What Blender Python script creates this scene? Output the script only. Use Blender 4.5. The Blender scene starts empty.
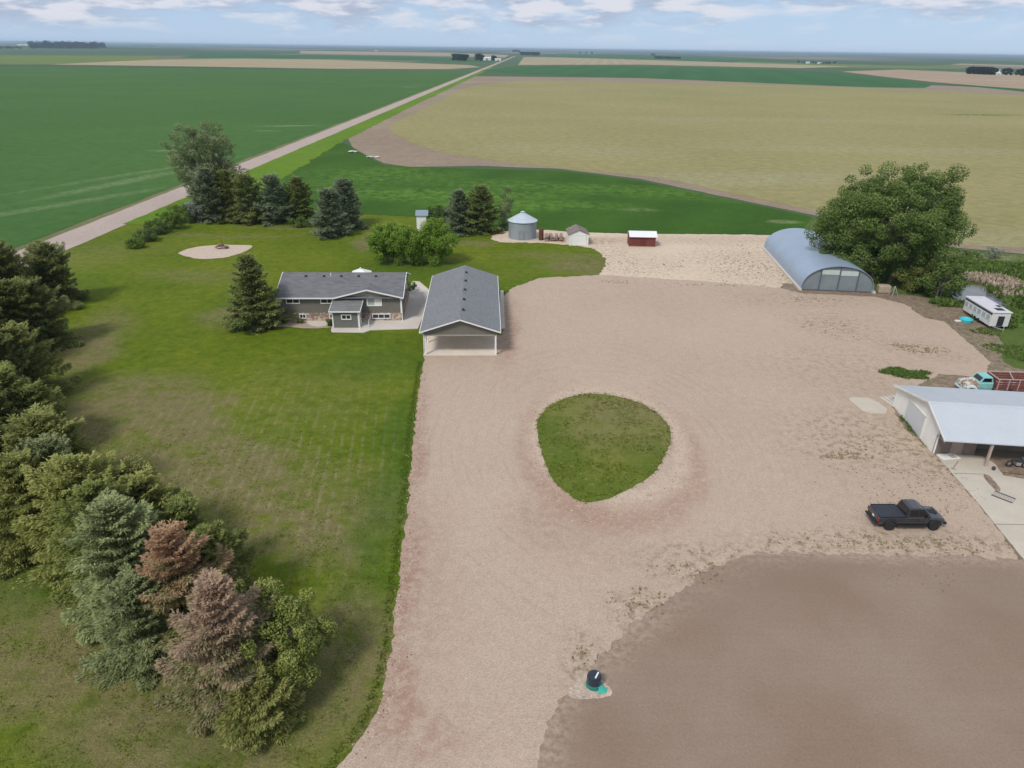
import bpy, bmesh, math, random
import numpy as np
from mathutils import Vector, Matrix, noise as mnoise
from mathutils.geometry import tessellate_polygon

R = math.radians
random.seed(7)
scn = bpy.context.scene
COL = scn.collection

# ------------------------------------------------------------------ camera
F_PX = 710.0
CAM_H = 37.0
ROLL = 0.0137
PITCH = math.atan((384 - 48.5) / F_PX)


def at(px, py, z=0.0):
    """Point of the photograph -> world point at height z (survey of the site)."""
    u = (px - 512) / F_PX
    v = (384 - py) / F_PX
    c, s = math.cos(ROLL), math.sin(ROLL)
    u2, v2 = u * c - v * s, u * s + v * c
    dy = math.cos(PITCH) + v2 * math.sin(PITCH)
    dz = -math.sin(PITCH) + v2 * math.cos(PITCH)
    t = (z - CAM_H) / dz
    return (u2 * t, dy * t)


cam_d = bpy.data.cameras.new('camera')
cam = bpy.data.objects.new('camera', cam_d)
COL.objects.link(cam)
cam_d.sensor_fit = 'HORIZONTAL'
cam_d.sensor_width = 36
cam_d.lens = 36 * F_PX / 1024
cam_d.clip_start = 0.5
cam_d.clip_end = 120000
cam.matrix_world = (Matrix.Translation((0, 0, CAM_H)) @ Matrix.Rotation(R(90) - PITCH, 4, 'X')
                    @ Matrix.Rotation(ROLL, 4, 'Z'))
scn.camera = cam


# ------------------------------------------------------------------ node helper
class G:
    def __init__(s, name):
        s.m = bpy.data.materials.new(name)
        s.m.use_nodes = True
        s.nt = s.m.node_tree
        s.nt.nodes.clear()

    def put(s, sock, val):
        if val is None:
            return
        if isinstance(val, bpy.types.NodeSocket):
            s.nt.links.new(val, sock)
        else:
            if sock.type == 'RGBA' and len(val) == 3:
                val = (*val, 1)
            sock.default_value = val

    def node(s, t, **k):
        n = s.nt.nodes.new(t)
        for a, b in k.items():
            setattr(n, a, b)
        return n

    def obj(s):
        return s.node('ShaderNodeTexCoord').outputs['Object']

    def pos(s):
        return s.node('ShaderNodeNewGeometry').outputs['Position']

    def island(s):
        return s.node('ShaderNodeNewGeometry').outputs['Random Per Island']

    def objrand(s):
        return s.node('ShaderNodeObjectInfo').outputs['Random']

    def attr(s, name):
        return s.node('ShaderNodeAttribute', attribute_name=name).outputs['Fac']

    def noise(s, vec, scale, detail=4, rough=.55, dist=0.):
        n = s.node('ShaderNodeTexNoise')
        s.put(n.inputs['Vector'], vec)
        n.inputs['Scale'].default_value = scale
        n.inputs['Detail'].default_value = detail
        n.inputs['Roughness'].default_value = rough
        n.inputs['Distortion'].default_value = dist
        return n.outputs['Fac']

    def noisec(s, vec, scale, detail=3):
        n = s.node('ShaderNodeTexNoise')
        s.put(n.inputs['Vector'], vec)
        n.inputs['Scale'].default_value = scale
        n.inputs['Detail'].default_value = detail
        return n.outputs['Color']

    def vor(s, vec, scale, out='Distance', feature='F1'):
        n = s.node('ShaderNodeTexVoronoi', feature=feature)
        s.put(n.inputs['Vector'], vec)
        n.inputs['Scale'].default_value = scale
        return n.outputs[out]

    def wave(s, vec, scale, dist=0., direction='X', profile='SIN'):
        n = s.node('ShaderNodeTexWave', bands_direction=direction, wave_profile=profile)
        s.put(n.inputs['Vector'], vec)
        n.inputs['Scale'].default_value = scale
        n.inputs['Distortion'].default_value = dist
        n.inputs['Detail'].default_value = 2
        return n.outputs['Fac']

    def math(s, op, a, b=None, clamp=False):
        n = s.node('ShaderNodeMath', operation=op, use_clamp=clamp)
        s.put(n.inputs[0], a)
        s.put(n.inputs[1], b)
        return n.outputs[0]

    def vmath(s, op, a, b=None):
        n = s.node('ShaderNodeVectorMath', operation=op)
        s.put(n.inputs[0], a)
        s.put(n.inputs[1], b)
        return n.outputs[1 if op in ('LENGTH', 'DOT_PRODUCT') else 0]

    def mr(s, v, a, b, c=0., d=1., smooth=True):
        n = s.node('ShaderNodeMapRange', interpolation_type='SMOOTHSTEP' if smooth else 'LINEAR')
        s.put(n.inputs['Value'], v)
        for k, x in zip(('From Min', 'From Max', 'To Min', 'To Max'), (a, b, c, d)):
            s.put(n.inputs[k], x)
        return n.outputs[0]

    def mix(s, f, a, b, blend='MIX'):
        n = s.node('ShaderNodeMix', data_type='RGBA', blend_type=blend)
        s.put(n.inputs[0], f)
        s.put(n.inputs[6], a)
        s.put(n.inputs[7], b)
        return n.outputs[2]

    def ramp(s, f, stops, interp='LINEAR'):
        n = s.node('ShaderNodeValToRGB')
        r = n.color_ramp
        r.interpolation = interp
        while len(r.elements) < len(stops):
            r.elements.new(.5)
        for e, (p, c) in zip(r.elements, stops):
            e.position = p
            e.color = (*c, 1) if len(c) == 3 else c
        s.put(n.inputs[0], f)
        return n.outputs[0]

    def mapping(s, vec, loc=(0, 0, 0), rot=0., scale=(1, 1, 1), vt='POINT'):
        n = s.node('ShaderNodeMapping', vector_type=vt)
        s.put(n.inputs['Vector'], vec)
        n.inputs['Location'].default_value = loc
        n.inputs['Rotation'].default_value = (0, 0, rot)
        n.inputs['Scale'].default_value = scale
        return n.outputs[0]

    def sep(s, vec):
        n = s.node('ShaderNodeSeparateXYZ')
        s.put(n.inputs[0], vec)
        return n.outputs

    def warp(s, vec, scale, amt):
        c = s.noisec(vec, scale)
        d = s.vmath('SUBTRACT', c, (.5, .5, .5))
        n = s.node('ShaderNodeVectorMath', operation='SCALE')
        s.put(n.inputs[0], d)
        n.inputs['Scale'].default_value = amt
        return s.vmath('ADD', vec, n.outputs[0])

    def blob(s, vec, cx, cy, rx, ry, rot=0., soft=.4):
        p = s.mapping(vec, (cx, cy, 0), rot, (rx, ry, 1e6), 'TEXTURE')
        return s.mr(s.vmath('LENGTH', p), 1 + soft, 1 - soft, 0., 1.)

    def blobs(s, vec, lst, soft=.4):
        acc = None
        for b in lst:
            x = s.blob(vec, *b[:4], b[4] if len(b) > 4 else 0., b[5] if len(b) > 5 else soft)
            if len(b) > 6:
                x = s.math('MULTIPLY', x, b[6])
            acc = x if acc is None else s.math('MAXIMUM', acc, x)
        return acc

    def bump(s, h, strength=.5, dist=.05):
        n = s.node('ShaderNodeBump')
        s.put(n.inputs['Height'], h)
        n.inputs['Strength'].default_value = strength
        n.inputs['Distance'].default_value = dist
        return n.outputs[0]

    def out(s, col, rough=.85, normal=None, metal=0., spec=.3, transl=0.):
        b = s.node('ShaderNodeBsdfPrincipled')
        s.put(b.inputs['Base Color'], col)
        s.put(b.inputs['Roughness'], rough)
        b.inputs['Metallic'].default_value = metal
        b.inputs['Specular IOR Level'].default_value = spec
        s.put(b.inputs['Normal'], normal)
        o = s.node('ShaderNodeOutputMaterial')
        sh = b.outputs[0]
        if transl:
            t = s.node('ShaderNodeBsdfTranslucent')
            s.put(t.inputs[0], col)
            mx = s.node('ShaderNodeMixShader')
            mx.inputs[0].default_value = transl
            s.nt.links.new(sh, mx.inputs[1])
            s.nt.links.new(t.outputs[0], mx.inputs[2])
            sh = mx.outputs[0]
        s.nt.links.new(sh, o.inputs['Surface'])
        return s.m


def scl(c, k):
    return tuple(min(1, x * k) for x in c)


_mk = {}


def mk(name, col, var=.15, ns=1.5, rough=.75, bump=.0, bs=20, metal=0., spec=.3):
    """plain weathered material: base colour with two scales of real surface variation"""
    if name in _mk:
        return _mk[name]
    g = G(name)
    v = g.obj()
    f = g.math('ADD', g.math('MULTIPLY', g.noise(v, ns, 5), .6), g.math('MULTIPLY', g.noise(v, ns * 9, 3), .4))
    c = g.ramp(f, [(.3, scl(col, 1 - var)), (.7, scl(col, 1 + var))])
    n = g.bump(g.noise(v, bs, 3), bump, .03) if bump else None
    _mk[name] = g.out(c, rough, n, metal, spec)
    return _mk[name]


# ------------------------------------------------------------------ mesh helper
def tag(o, label=None, cat=None, group=None, kind=None):
    if label:
        o['label'] = label
    if cat:
        o['category'] = cat
    if group:
        o['group'] = group
    if kind:
        o['kind'] = kind
    return o


def empty(name, loc, rz=0., label=None, cat=None, group=None):
    o = bpy.data.objects.new(name, None)
    COL.objects.link(o)
    o.location = (loc[0], loc[1], loc[2] if len(loc) > 2 else 0)
    o.rotation_euler = (0, 0, rz)
    o.empty_display_size = .3
    return tag(o, label, cat, group)


class MB:
    def __init__(s):
        s.v, s.f = [], []

    def add(s, vs, fs):
        k = len(s.v)
        s.v += [tuple(p) for p in vs]
        s.f += [tuple(i + k for i in f) for f in fs]
        return s

    def box(s, x0, x1, y0, y1, z0, z1):
        return s.add([(x0, y0, z0), (x1, y0, z0), (x1, y1, z0), (x0, y1, z0),
                      (x0, y0, z1), (x1, y0, z1), (x1, y1, z1), (x0, y1, z1)],
                     [(3, 2, 1, 0), (4, 5, 6, 7), (0, 1, 5, 4), (1, 2, 6, 5), (2, 3, 7, 6), (3, 0, 4, 7)])

    def bar(s, p0, p1, w, h=None, up=(0, 0, 1)):
        p0, p1 = Vector(p0), Vector(p1)
        d = (p1 - p0).normalized()
        u = Vector(up)
        if abs(d.dot(u)) > .98:
            u = Vector((0, 1, 0))
        sx = d.cross(u).normalized() * (w / 2)
        sz = sx.cross(d).normalized() * ((h or w) / 2)
        vs = [p + a * sx + b * sz for p in (p0, p1) for a, b in ((-1, -1), (1, -1), (1, 1), (-1, 1))]
        return s.add(vs, [(3, 2, 1, 0), (4, 5, 6, 7), (0, 1, 5, 4), (1, 2, 6, 5), (2, 3, 7, 6), (3, 0, 4, 7)])

    def ext(s, prof, axis, a, b):
        """extrude a closed profile; axis 'y': prof=(x,z), axis 'x': prof=(y,z), axis 'z': prof=(x,y)"""
        n = len(prof)

        def p(q, t):
            return (q[0], t, q[1]) if axis == 'y' else (t, q[0], q[1]) if axis == 'x' else (q[0], q[1], t)
        vs = [p(q, a) for q in prof] + [p(q, b) for q in prof]
        fs = [tuple(range(n)), tuple(range(2 * n - 1, n - 1, -1))]
        fs += [(i, (i + 1) % n, n + (i + 1) % n, n + i) for i in range(n)]
        return s.add(vs, fs)

    def tube(s, pts, rad, n=8, cap=True):
        pts = [Vector(p) for p in pts]
        if not hasattr(rad, '__len__'):
            rad = [rad] * len(pts)
        vs, fs = [], []
        for i, p in enumerate(pts):
            d = (pts[min(i + 1, len(pts) - 1)] - pts[max(i - 1, 0)]).normalized()
            u = Vector((0, 0, 1)) if abs(d.z) < .9 else Vector((1, 0, 0))
            a = d.cross(u).normalized()
            b = d.cross(a).normalized()
            for k in range(n):
                t = 2 * math.pi * k / n
                vs.append(p + (a * math.cos(t) + b * math.sin(t)) * rad[i])
        for i in range(len(pts) - 1):
            for k in range(n):
                fs.append((i * n + k, i * n + (k + 1) % n, (i + 1) * n + (k + 1) % n, (i + 1) * n + k))
        if cap:
            fs.append(tuple(range(n - 1, -1, -1)))
            fs.append(tuple((len(pts) - 1) * n + k for k in range(n)))
        return s.add(vs, fs)

    def lathe(s, prof, n=24, c=(0, 0, 0)):
        vs, fs = [], []
        for r, z in prof:
            for k in range(n):
                t = 2 * math.pi * k / n
                vs.append((c[0] + r * math.cos(t), c[1] + r * math.sin(t), c[2] + z))
        m = len(prof)
        for i in range(m - 1):
            for k in range(n):
                fs.append((i * n + k, i * n + (k + 1) % n, (i + 1) * n + (k + 1) % n, (i + 1) * n + k))
        fs.append(tuple(range(n - 1, -1, -1)))
        fs.append(tuple((m - 1) * n + k for k in range(n)))
        return s.add(vs, fs)

    def build(s, name, mat, parent=None, loc=(0, 0, 0), rz=0., smooth=False, bevel=0., recalc=True):
        me = bpy.data.meshes.new(name)
        me.from_pydata(s.v, [], s.f)
        if recalc:
            bm = bmesh.new()
            bm.from_mesh(me)
            bmesh.ops.recalc_face_normals(bm, faces=bm.faces)
            bm.to_mesh(me)
            bm.free()
        me.materials.append(mat)
        if smooth:
            me.polygons.foreach_set('use_smooth', [True] * len(me.polygons))
        o = bpy.data.objects.new(name, me)
        COL.objects.link(o)
        if len(loc) == 2:
            loc = (*loc, 0)
        o.location = loc
        o.rotation_euler = (0, 0, rz)
        if parent:
            o.parent = parent
        if bevel:
            b = o.modifiers.new('bevel', 'BEVEL')
            b.width = bevel
            b.segments = 2
            b.limit_method = 'ANGLE'
        return o


def catmull(pts, closed=True, step=.6):
    n = len(pts)
    out = []
    rng = range(n) if closed else range(n - 1)
    for i in rng:
        if closed:
            p0, p1, p2, p3 = pts[i - 1], pts[i], pts[(i + 1) % n], pts[(i + 2) % n]
        else:
            p0, p1, p2, p3 = pts[max(i - 1, 0)], pts[i], pts[i + 1], pts[min(i + 2, n - 1)]
        L = math.dist(p1, p2)
        k = max(1, min(400, int(L / step)))
        for j in range(k):
            t = j / k
            out.append(tuple(.5 * ((2 * b) + (-a + c) * t + (2 * a - 5 * b + 4 * c - d) * t * t + (-a + 3 * b - 3 * c + d) * t ** 3)
                             for a, b, c, d in zip(p0, p1, p2, p3)))
    if not closed:
        out.append(pts[-1])
    return out


def straight(pts, step):
    out = []
    n = len(pts)
    for i in range(n):
        a, b = pts[i], pts[(i + 1) % n]
        k = max(1, min(400, int(math.dist(a, b) / step)))
        for j in range(k):
            t = j / k
            out.append((a[0] + (b[0] - a[0]) * t, a[1] + (b[1] - a[1]) * t))
    return out


def sheet(name, pts, z, mat, smooth=True, step=.5, rag=.15, rs=.7, kind='structure', thick=0.):
    """ground sheet with an irregular natural edge"""
    p = catmull(pts, True, step) if smooth else straight(pts, step)
    if rag:
        q = []
        for x, y in p:
            q.append((x + rag * (mnoise.noise((x * rs, y * rs, 3.1)) + .6 * mnoise.noise((x * rs * 4, y * rs * 4, 9.1))),
                      y + rag * (mnoise.noise((x * rs, y * rs, 17.7)) + .6 * mnoise.noise((x * rs * 4, y * rs * 4, 5.2)))))
        p = q
    v3 = [Vector((x, y, 0)) for x, y in p]
    tris = tessellate_polygon([v3])
    me = bpy.data.meshes.new(name)
    fs = []
    for t in tris:
        a, b, c = (v3[i] for i in t)
        if (b - a).cross(c - a).z < 0:
            t = (t[0], t[2], t[1])
        fs.append(tuple(t))
    vs = [(x, y, z) for x, y in p]
    if thick:
        n = len(vs)
        vs += [(x, y, z - thick) for x, y in p]
        fs += [(i, n + i, n + (i + 1) % n, (i + 1) % n) for i in range(n)]
    me.from_pydata(vs, [], fs)
    me.materials.append(mat)
    o = bpy.data.objects.new(name, me)
    COL.objects.link(o)
    if kind:
        o['kind'] = kind
    return o


def P(*px):
    return [at(*p) for p in px]


# ------------------------------------------------------------------ light and sky
SUN_EL, SUN_AZ = R(50), R(216)          # azimuth clockwise from +Y (view direction): behind the camera, to the right
w = bpy.data.worlds.new('World')
scn.world = w
w.use_nodes = True
nt = w.node_tree
nt.nodes.clear()


def wn(t, **k):
    n = nt.nodes.new(t)
    for a, b in k.items():
        setattr(n, a, b)
    return n


lk = nt.links.new
sky = wn('ShaderNodeTexSky', sky_type='NISHITA', sun_disc=False, sun_elevation=SUN_EL, sun_rotation=SUN_AZ,
         air_density=1.0, dust_density=.2, ozone_density=1.5, altitude=600)
tc = wn('ShaderNodeTexCoord')


def cloud_noise(scale, loc, detail=6):
    mp = wn('ShaderNodeMapping')
    mp.inputs['Scale'].default_value = (1, 1, 4.6)
    mp.inputs['Location'].default_value = loc
    lk(tc.outputs['Generated'], mp.inputs[0])
    n = wn('ShaderNodeTexNoise')
    n.inputs['Scale'].default_value = scale
    n.inputs['Detail'].default_value = detail
    n.inputs['Roughness'].default_value = .55
    lk(mp.outputs[0], n.inputs['Vector'])
    return n.outputs['Fac']


def wmr(v, a, b, c=0., d=1.):
    n = wn('ShaderNodeMapRange', interpolation_type='SMOOTHSTEP')
    lk(v, n.inputs['Value'])
    for k, x in zip(('From Min', 'From Max', 'To Min', 'To Max'), (a, b, c, d)):
        n.inputs[k].default_value = x
    return n.outputs[0]


def wmath(op, a, b):
    n = wn('ShaderNodeMath', operation=op)
    for s_, x in zip(n.inputs, (a, b)):
        if isinstance(x, bpy.types.NodeSocket):
            lk(x, s_)
        else:
            s_.default_value = x
    return n.outputs[0]


sepw = wn('ShaderNodeSeparateXYZ')
lk(tc.outputs['Generated'], sepw.inputs[0])
elev = sepw.outputs['Z']
CLO = (3.1, 1.7, .4)
big = cloud_noise(3.2, CLO, 3)
det = cloud_noise(14., (7.3, 2.2, 1.2), 5)
dens = wmath('ADD', wmath('MULTIPLY', big, .5), wmath('MULTIPLY', det, .5))
dens = wmath('ADD', dens, wmr(elev, .0, .075, -.05, .10))
cmask = wmr(dens, .40, .57)
cmask = wmath('MULTIPLY', cmask, wmr(elev, .004, .03))
det2 = cloud_noise(14., (7.3, 2.2, 1.2 + .07), 5)      # the same clouds a little higher up: thin above = lit tops, thick above = grey undersides
shade = wmr(wmath('SUBTRACT', det2, det), -.10, .10)
ccol = wn('ShaderNodeMix', data_type='RGBA')
lk(shade, ccol.inputs[0])
ccol.inputs[6].default_value = (6.3, 6.4, 7.0, 1)
ccol.inputs[7].default_value = (3.6, 4.2, 5.4, 1)
mixw = wn('ShaderNodeMix', data_type='RGBA')
veil = wn('ShaderNodeMix', data_type='RGBA')       # thin high cloud whitening the clear sky
lk(wmr(elev, .0, .45, .85, .35), veil.inputs[0])
lk(sky.outputs[0], veil.inputs[6])
veil.inputs[7].default_value = (3.4, 4.8, 6.9, 1)
lk(wmath('MULTIPLY', cmask, .92), mixw.inputs[0])
lk(veil.outputs[2], mixw.inputs[6])
lk(ccol.outputs[2], mixw.inputs[7])
bg = wn('ShaderNodeBackground')
lk(mixw.outputs[2], bg.inputs[0])
bg.inputs[1].default_value = .077
wo = wn('ShaderNodeOutputWorld')
lk(bg.outputs[0], wo.inputs[0])

sl = bpy.data.lights.new('sun', 'SUN')
sl.energy = 1.75
sl.angle = R(13)
sl.color = (1, .955, .89)
so = bpy.data.objects.new('sun', sl)
COL.objects.link(so)
sd = Vector((math.sin(SUN_AZ) * math.cos(SUN_EL), math.cos(SUN_AZ) * math.cos(SUN_EL), math.sin(SUN_EL)))
so.rotation_euler = sd.to_track_quat('Z', 'Y').to_euler()
so.location = sd * 300

scn.view_settings.view_transform = 'Standard'
scn.view_settings.look = 'None'
scn.view_settings.exposure = .62
scn.view_settings.gamma = 1
scn.view_settings.use_curve_mapping = False

# ------------------------------------------------------------------ ground materials


def B(px, py, rx, ry, rot=0., soft=.4, amt=1.):
    x, y = at(px, py)
    return (x, y, rx, ry, R(rot), soft, amt)


def m_land():
    g = G('far_land')
    v = g.pos()
    cell = g.vmath('FLOOR', g.mapping(v, (.37, .2, 0), R(2.5), (1 / 900, 1 / 1700, 0)))
    wnz = g.node('ShaderNodeTexWhiteNoise', noise_dimensions='3D')
    g.put(wnz.inputs[0], cell)
    c = g.ramp(wnz.outputs['Value'], [(0, (.035, .085, .03)), (.3, (.06, .11, .04)), (.45, (.20, .19, .10)),
                                      (.55, (.05, .10, .035)), (.75, (.13, .15, .06)), (.9, (.22, .18, .13))], 'CONSTANT')
    f = g.noise(v, .004, 6)
    c = g.mix(g.mr(f, .3, .7, 0, .35), c, (.07, .11, .04))
    return g.out(c, .95)


def m_lawn():
    g = G('lawn_grass')
    v = g.pos()
    wv = g.warp(g.warp(v, .12, 7.), .8, 1.6)
    big = g.noise(v, .05, 5)
    mid = g.noise(v, .6, 6, .65)
    fine = g.noise(v, 7., 5, .7)
    green = g.ramp(g.math('ADD', g.math('MULTIPLY', big, .5), g.math('MULTIPLY', mid, .5)),
                   [(.32, (.058, .100, .004)), (.5, (.102, .146, .005)), (.66, (.155, .178, .012))])
    # dry, thin turf
    dry = g.blobs(wv, [B(225, 475, 9, 7, -35, .6, 1), B(185, 415, 5, 7, 20, .6, 1.1), B(120, 410, 8, 9, 25, .6, .95), B(90, 345, 4, 13, 15, .6, .8), B(140, 470, 7, 6, 0, .6, 1), B(290, 530, 7, 4, -20, .6, .9),
                       B(330, 510, 8, 6, 0, .7, .55), B(225, 235, 16, 1.6, 0, .6, .5), B(310, 228, 20, 1.6, 0, .5, .55),
                       B(90, 650, 11, 6, -20, .6, .8), B(190, 735, 9, 4, 0, .6, .85), B(345, 650, 3.2, 7, 10, .6, .9),
                       B(368, 240, 2.2, 9, 0, .5, .8), B(200, 275, 9, 4, 0, .7, .45), B(585, 266, 7, 6, 0, .5, .8),
                       B(560, 256, 12, 3, 0, .5, .5), B(250, 318, 7, 4, 0, .5, .8), B(20, 600, 6, 5, 0, .6, .4),
                       B(300, 400, 9, 10, 0, .8, .22), B(60, 260, 18, 8, 40, .7, .3), B(470, 243, 5, 2, 0, .5, .7)])
    dry = g.math('MULTIPLY', dry, g.mr(g.math('ADD', g.math('MULTIPLY', mid, .6), g.math('MULTIPLY', g.noise(v, .22, 5, .6), .4)), .33, .6, .2, 1.2))
    tan = g.ramp(fine, [(.3, (.135, .118, .046)), (.7, (.215, .178, .088))])
    c = g.mix(g.math('MINIMUM', dry, .88), green, tan)
    # old mowing passes run towards the house: narrow paler rows
    rows = g.wave(g.lin(g.warp(v, .3, .35), 1., .13), .29, 0., 'X')
    rmask = g.blobs(wv, [B(270, 480, 14, 15, -30, .7, 1.2), B(360, 430, 9, 24, 0, .7, .3), B(200, 440, 12, 14, 0, .7, .9)])
    rows = g.math('MULTIPLY', g.mr(rows, .6, 1., 0, .45), g.math('MULTIPLY', rmask, g.mr(mid, .4, .65, 0, 1)))
    c = g.mix(rows, c, (.25, .22, .12))
    # darker, lush strip along the gravel and behind the buildings
    lush = g.blobs(wv, [B(400, 470, 3, 16, 0, .6, .8), B(405, 365, 8, 5, 0, .6, .6), B(430, 270, 12, 7, 0, .6, .75), B(520, 285, 8, 12, 0, .6, .3),
                        B(55, 570, 5, 4, 0, .6, .7), B(250, 690, 5, 3.5, 0, .6, .6)])
    c = g.mix(g.math('MULTIPLY', lush, .65), c, (.042, .098, .010))
    speck = g.mr(g.noise(v, 2.3, 6, .75), .60, .74, 0, .55)
    c = g.mix(speck, c, (.16, .15, .06))
    dark = g.mr(g.noise(v, 3.1, 5, .7), .40, .28, 0, .5)
    c = g.mix(dark, c, (.022, .045, .008))
    vary = g.math('MULTIPLY', g.mr(fine, .25, .75, .70, 1.30, False), g.mr(g.noise(v, 1.1, 5, .7), .3, .7, .80, 1.20, False))
    c = g.mix(1., c, g.node_rgb(vary), 'MULTIPLY')
    n = g.bump(g.math('ADD', g.noise(v, 9, 4, .7), g.math('MULTIPLY', g.noise(v, 2, 3), 1.5)), .6, .12)
    return g.out(c, .9, n, spec=.15)


def lin(s, v, a, b):
    x = s.sep(v)
    n = s.node('ShaderNodeCombineXYZ')
    s.put(n.inputs[0], s.math('ADD', s.math('MULTIPLY', x[0], a), s.math('MULTIPLY', x[1], b)))
    return n.outputs[0]


G.lin = lin


def node_rgb(s, f):
    n = s.node('ShaderNodeCombineColor')
    for i in range(3):
        s.put(n.inputs[i], f)
    return n.outputs[0]


G.node_rgb = node_rgb


def m_crop(name, base, hi, row=None, rot=0., patches=(), pcol=(.14, .20, .05), pale=(), palecol=(.25, .24, .12), rscale=.8, ctr=.16):
    g = G(name)
    v = g.pos()
    wv = g.warp(v, .05, 9.)
    f = g.math('ADD', g.math('MULTIPLY', g.noise(v, .01, 5), .6), g.math('MULTIPLY', g.noise(v, .15, 5, .65), .4))
    c = g.ramp(f, [(.36, base), (.64, hi)])
    if row:
        rw = g.wave(g.mapping(v, (0, 0, 0), rot, (1, .02, 1)), row, .5, 'X')
        c = g.mix(g.math('MULTIPLY', rw, .35), c, scl(base, .72))
    if patches:
        b = g.math('MULTIPLY', g.blobs(wv, patches), g.mr(g.noise(v, .35, 6, .7), .4, .6, 0, 1))
        c = g.mix(b, c, pcol)
    if pale:
        b = g.math('MULTIPLY', g.blobs(g.warp(v, .3, 2.5), pale), g.mr(g.noise(v, .6, 5, .7), .35, .6, .1, 1))
        c = g.mix(b, c, palecol)
    sp = g.mr(g.noise(v, rscale, 5, .7), .3, .7, 1 - ctr, 1 + ctr, False)
    c = g.mix(1., c, g.node_rgb(sp), 'MULTIPLY')
    n = g.bump(g.noise(v, 1.6, 4, .7), .7, .3)
    return g.out(c, .9, n, spec=.15)


def m_gravel(name, a, b, worn=(), wcol=(.30, .25, .21), reds=(), rcol=(.30, .19, .14), weeds=(), wdcol=(.19, .155, .085),
             scale=10., rings=(), tracks=(), tcol=(.33, .25, .20), lcol=(.2, .16, .12), mixamt=.55, chunk=.5):
    g = G(name)
    v = g.pos()
    wv = g.warp(g.warp(v, .15, 5.), 1.1, 1.4)
    f = g.math('ADD', g.math('MULTIPLY', g.noise(v, .07, 5), .45), g.math('MULTIPLY', g.noise(v, .9, 6, .65), .55))
    c = g.ramp(f, [(.30, a), (.70, b)])
    if worn:
        c = g.mix(g.math('MULTIPLY', g.blobs(wv, worn), mixamt), c, wcol)
    if reds:
        c = g.mix(g.math('MULTIPLY', g.blobs(wv, reds), g.mr(g.noise(v, 1.2, 5, .7), .35, .62, .15, .9)), c, rcol)
    for (cx, cy, rx, ry, k0, k1, colr, am) in rings:
        wr = g.warp(g.warp(v, .35, 2.2), 1.8, .9)
        o_ = g.blob(wr, cx, cy, rx * k1, ry * k1, 0, .10)
        i_ = g.blob(wr, cx, cy, rx * k0, ry * k0, 0, .06)
        rg = g.math('MULTIPLY', g.math('SUBTRACT', o_, i_, True), g.mr(g.noise(v, 1.7, 5, .7), .36, .56, .1, am))
        c = g.mix(rg, c, colr)
    if weeds:
        wk = g.math('MULTIPLY', g.blobs(wv, weeds), g.mr(g.noise(v, 1.3, 6, .75), .47, .62, 0, 1))
        c = g.mix(wk, c, wdcol)
    if tracks:
        for (cx, cy, rx, ry, freq, lo, hi, am) in tracks:
            pl_ = g.vmath('LENGTH', g.mapping(g.warp(v, .06, 3.), (cx, cy, 0), 0., (rx, ry, 1e6), 'TEXTURE'))
            ln = g.math('SINE', g.math('MULTIPLY', pl_, freq))
            mk_ = g.math('MULTIPLY', g.mr(ln, .55, 1., 0, 1), g.math('MULTIPLY', g.mr(pl_, lo, lo + .15, 0, 1), g.mr(pl_, hi - .3, hi, 1, 0)))
            mk_ = g.math('MULTIPLY', mk_, g.mr(g.noise(v, .16, 4), .46, .6, 0, am))
            c = g.mix(mk_, c, tcol)
    # wheel scuffs
    sc = g.mr(g.noise(g.mapping(v, (0, 0, 0), R(8), (1.5, .12, 1)), 1., 4, .6), .58, .75, 0, .25)
    c = g.mix(sc, c, lcol)
    stones = g.vor(v, scale, 'Color')
    st = g.sep(stones)[0]
    sp = g.math('MULTIPLY', g.mr(st, 0, 1, 1 - chunk * .3, 1 + chunk * .3, False), g.mr(g.noise(v, scale * .5, 5, .75), .3, .7, 1 - chunk * .14, 1 + chunk * .14, False))
    c = g.mix(1., c, g.node_rgb(sp), 'MULTIPLY')
    n = g.bump(g.math('ADD', g.vor(v, scale), g.noise(v, 1.5, 4, .7)), .5, .06)
    return g.out(c, .95, n, spec=.15)


M_land = m_land()
M_lawn = m_lawn()
M_leftcrop = m_crop('dense_green_crop', (.044, .118, .022), (.064, .142, .027), None, 0,
                    pale=[B(120, 183, 3, 26, 72 - 90, .6, .6), B(60, 205, 2.5, 30, 60 - 90, .6, .5), B(145, 172, 2, 40, -25, .6, .45), B(290, 126, 14, 2.6, 15, .6, 1), B(268, 131, 6, 2, 0, .6, .8),
                          B(172, 151, 8, 2, 0, .6, .8), B(408, 87, 9, 5, 0, .6, 1), B(420, 85, 14, 3, 0, .6, .9), B(412, 92, 6, 5, 0, .6, .6)],
                    palecol=(.20, .26, .12), rscale=.25)
M_midcrop = m_crop('lush_green_crop', (.030, .092, .005), (.052, .122, .008), .35, R(88),
                   patches=[B(440, 195, 32, 10, 0, .6, 1), B(600, 190, 60, 9, -12, .6, .7), B(380, 175, 22, 16, 0, .7, .8), B(330, 185, 16, 12, 0, .6, .6),
                            B(520, 205, 25, 7, 0, .6, .9)], pcol=(.10, .20, .022),
                   pale=[B(640, 210, 5, 2, 0, .5, .5), B(784, 222, 4, 2, 0, .5, .8)], palecol=(.2, .24, .1))
M_khaki = m_crop('pale_khaki_crop', (.245, .226, .092), (.30, .268, .118), None, 0,
                 patches=[B(980, 115, 26, 5, 0, .5, 1.2)], pcol=(.05, .085, .02),
                 pale=[B(700, 180, 60, 14, 10, .6, .8), B(980, 240, 40, 12, 0, .6, .6), B(560, 150, 40, 20, 0, .6, .5), B(760, 120, 150, 14, 0, .7, .5), B(900, 150, 90, 10, 0, .7, .5)],
                 palecol=(.31, .29, .17), rscale=.3)
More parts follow.
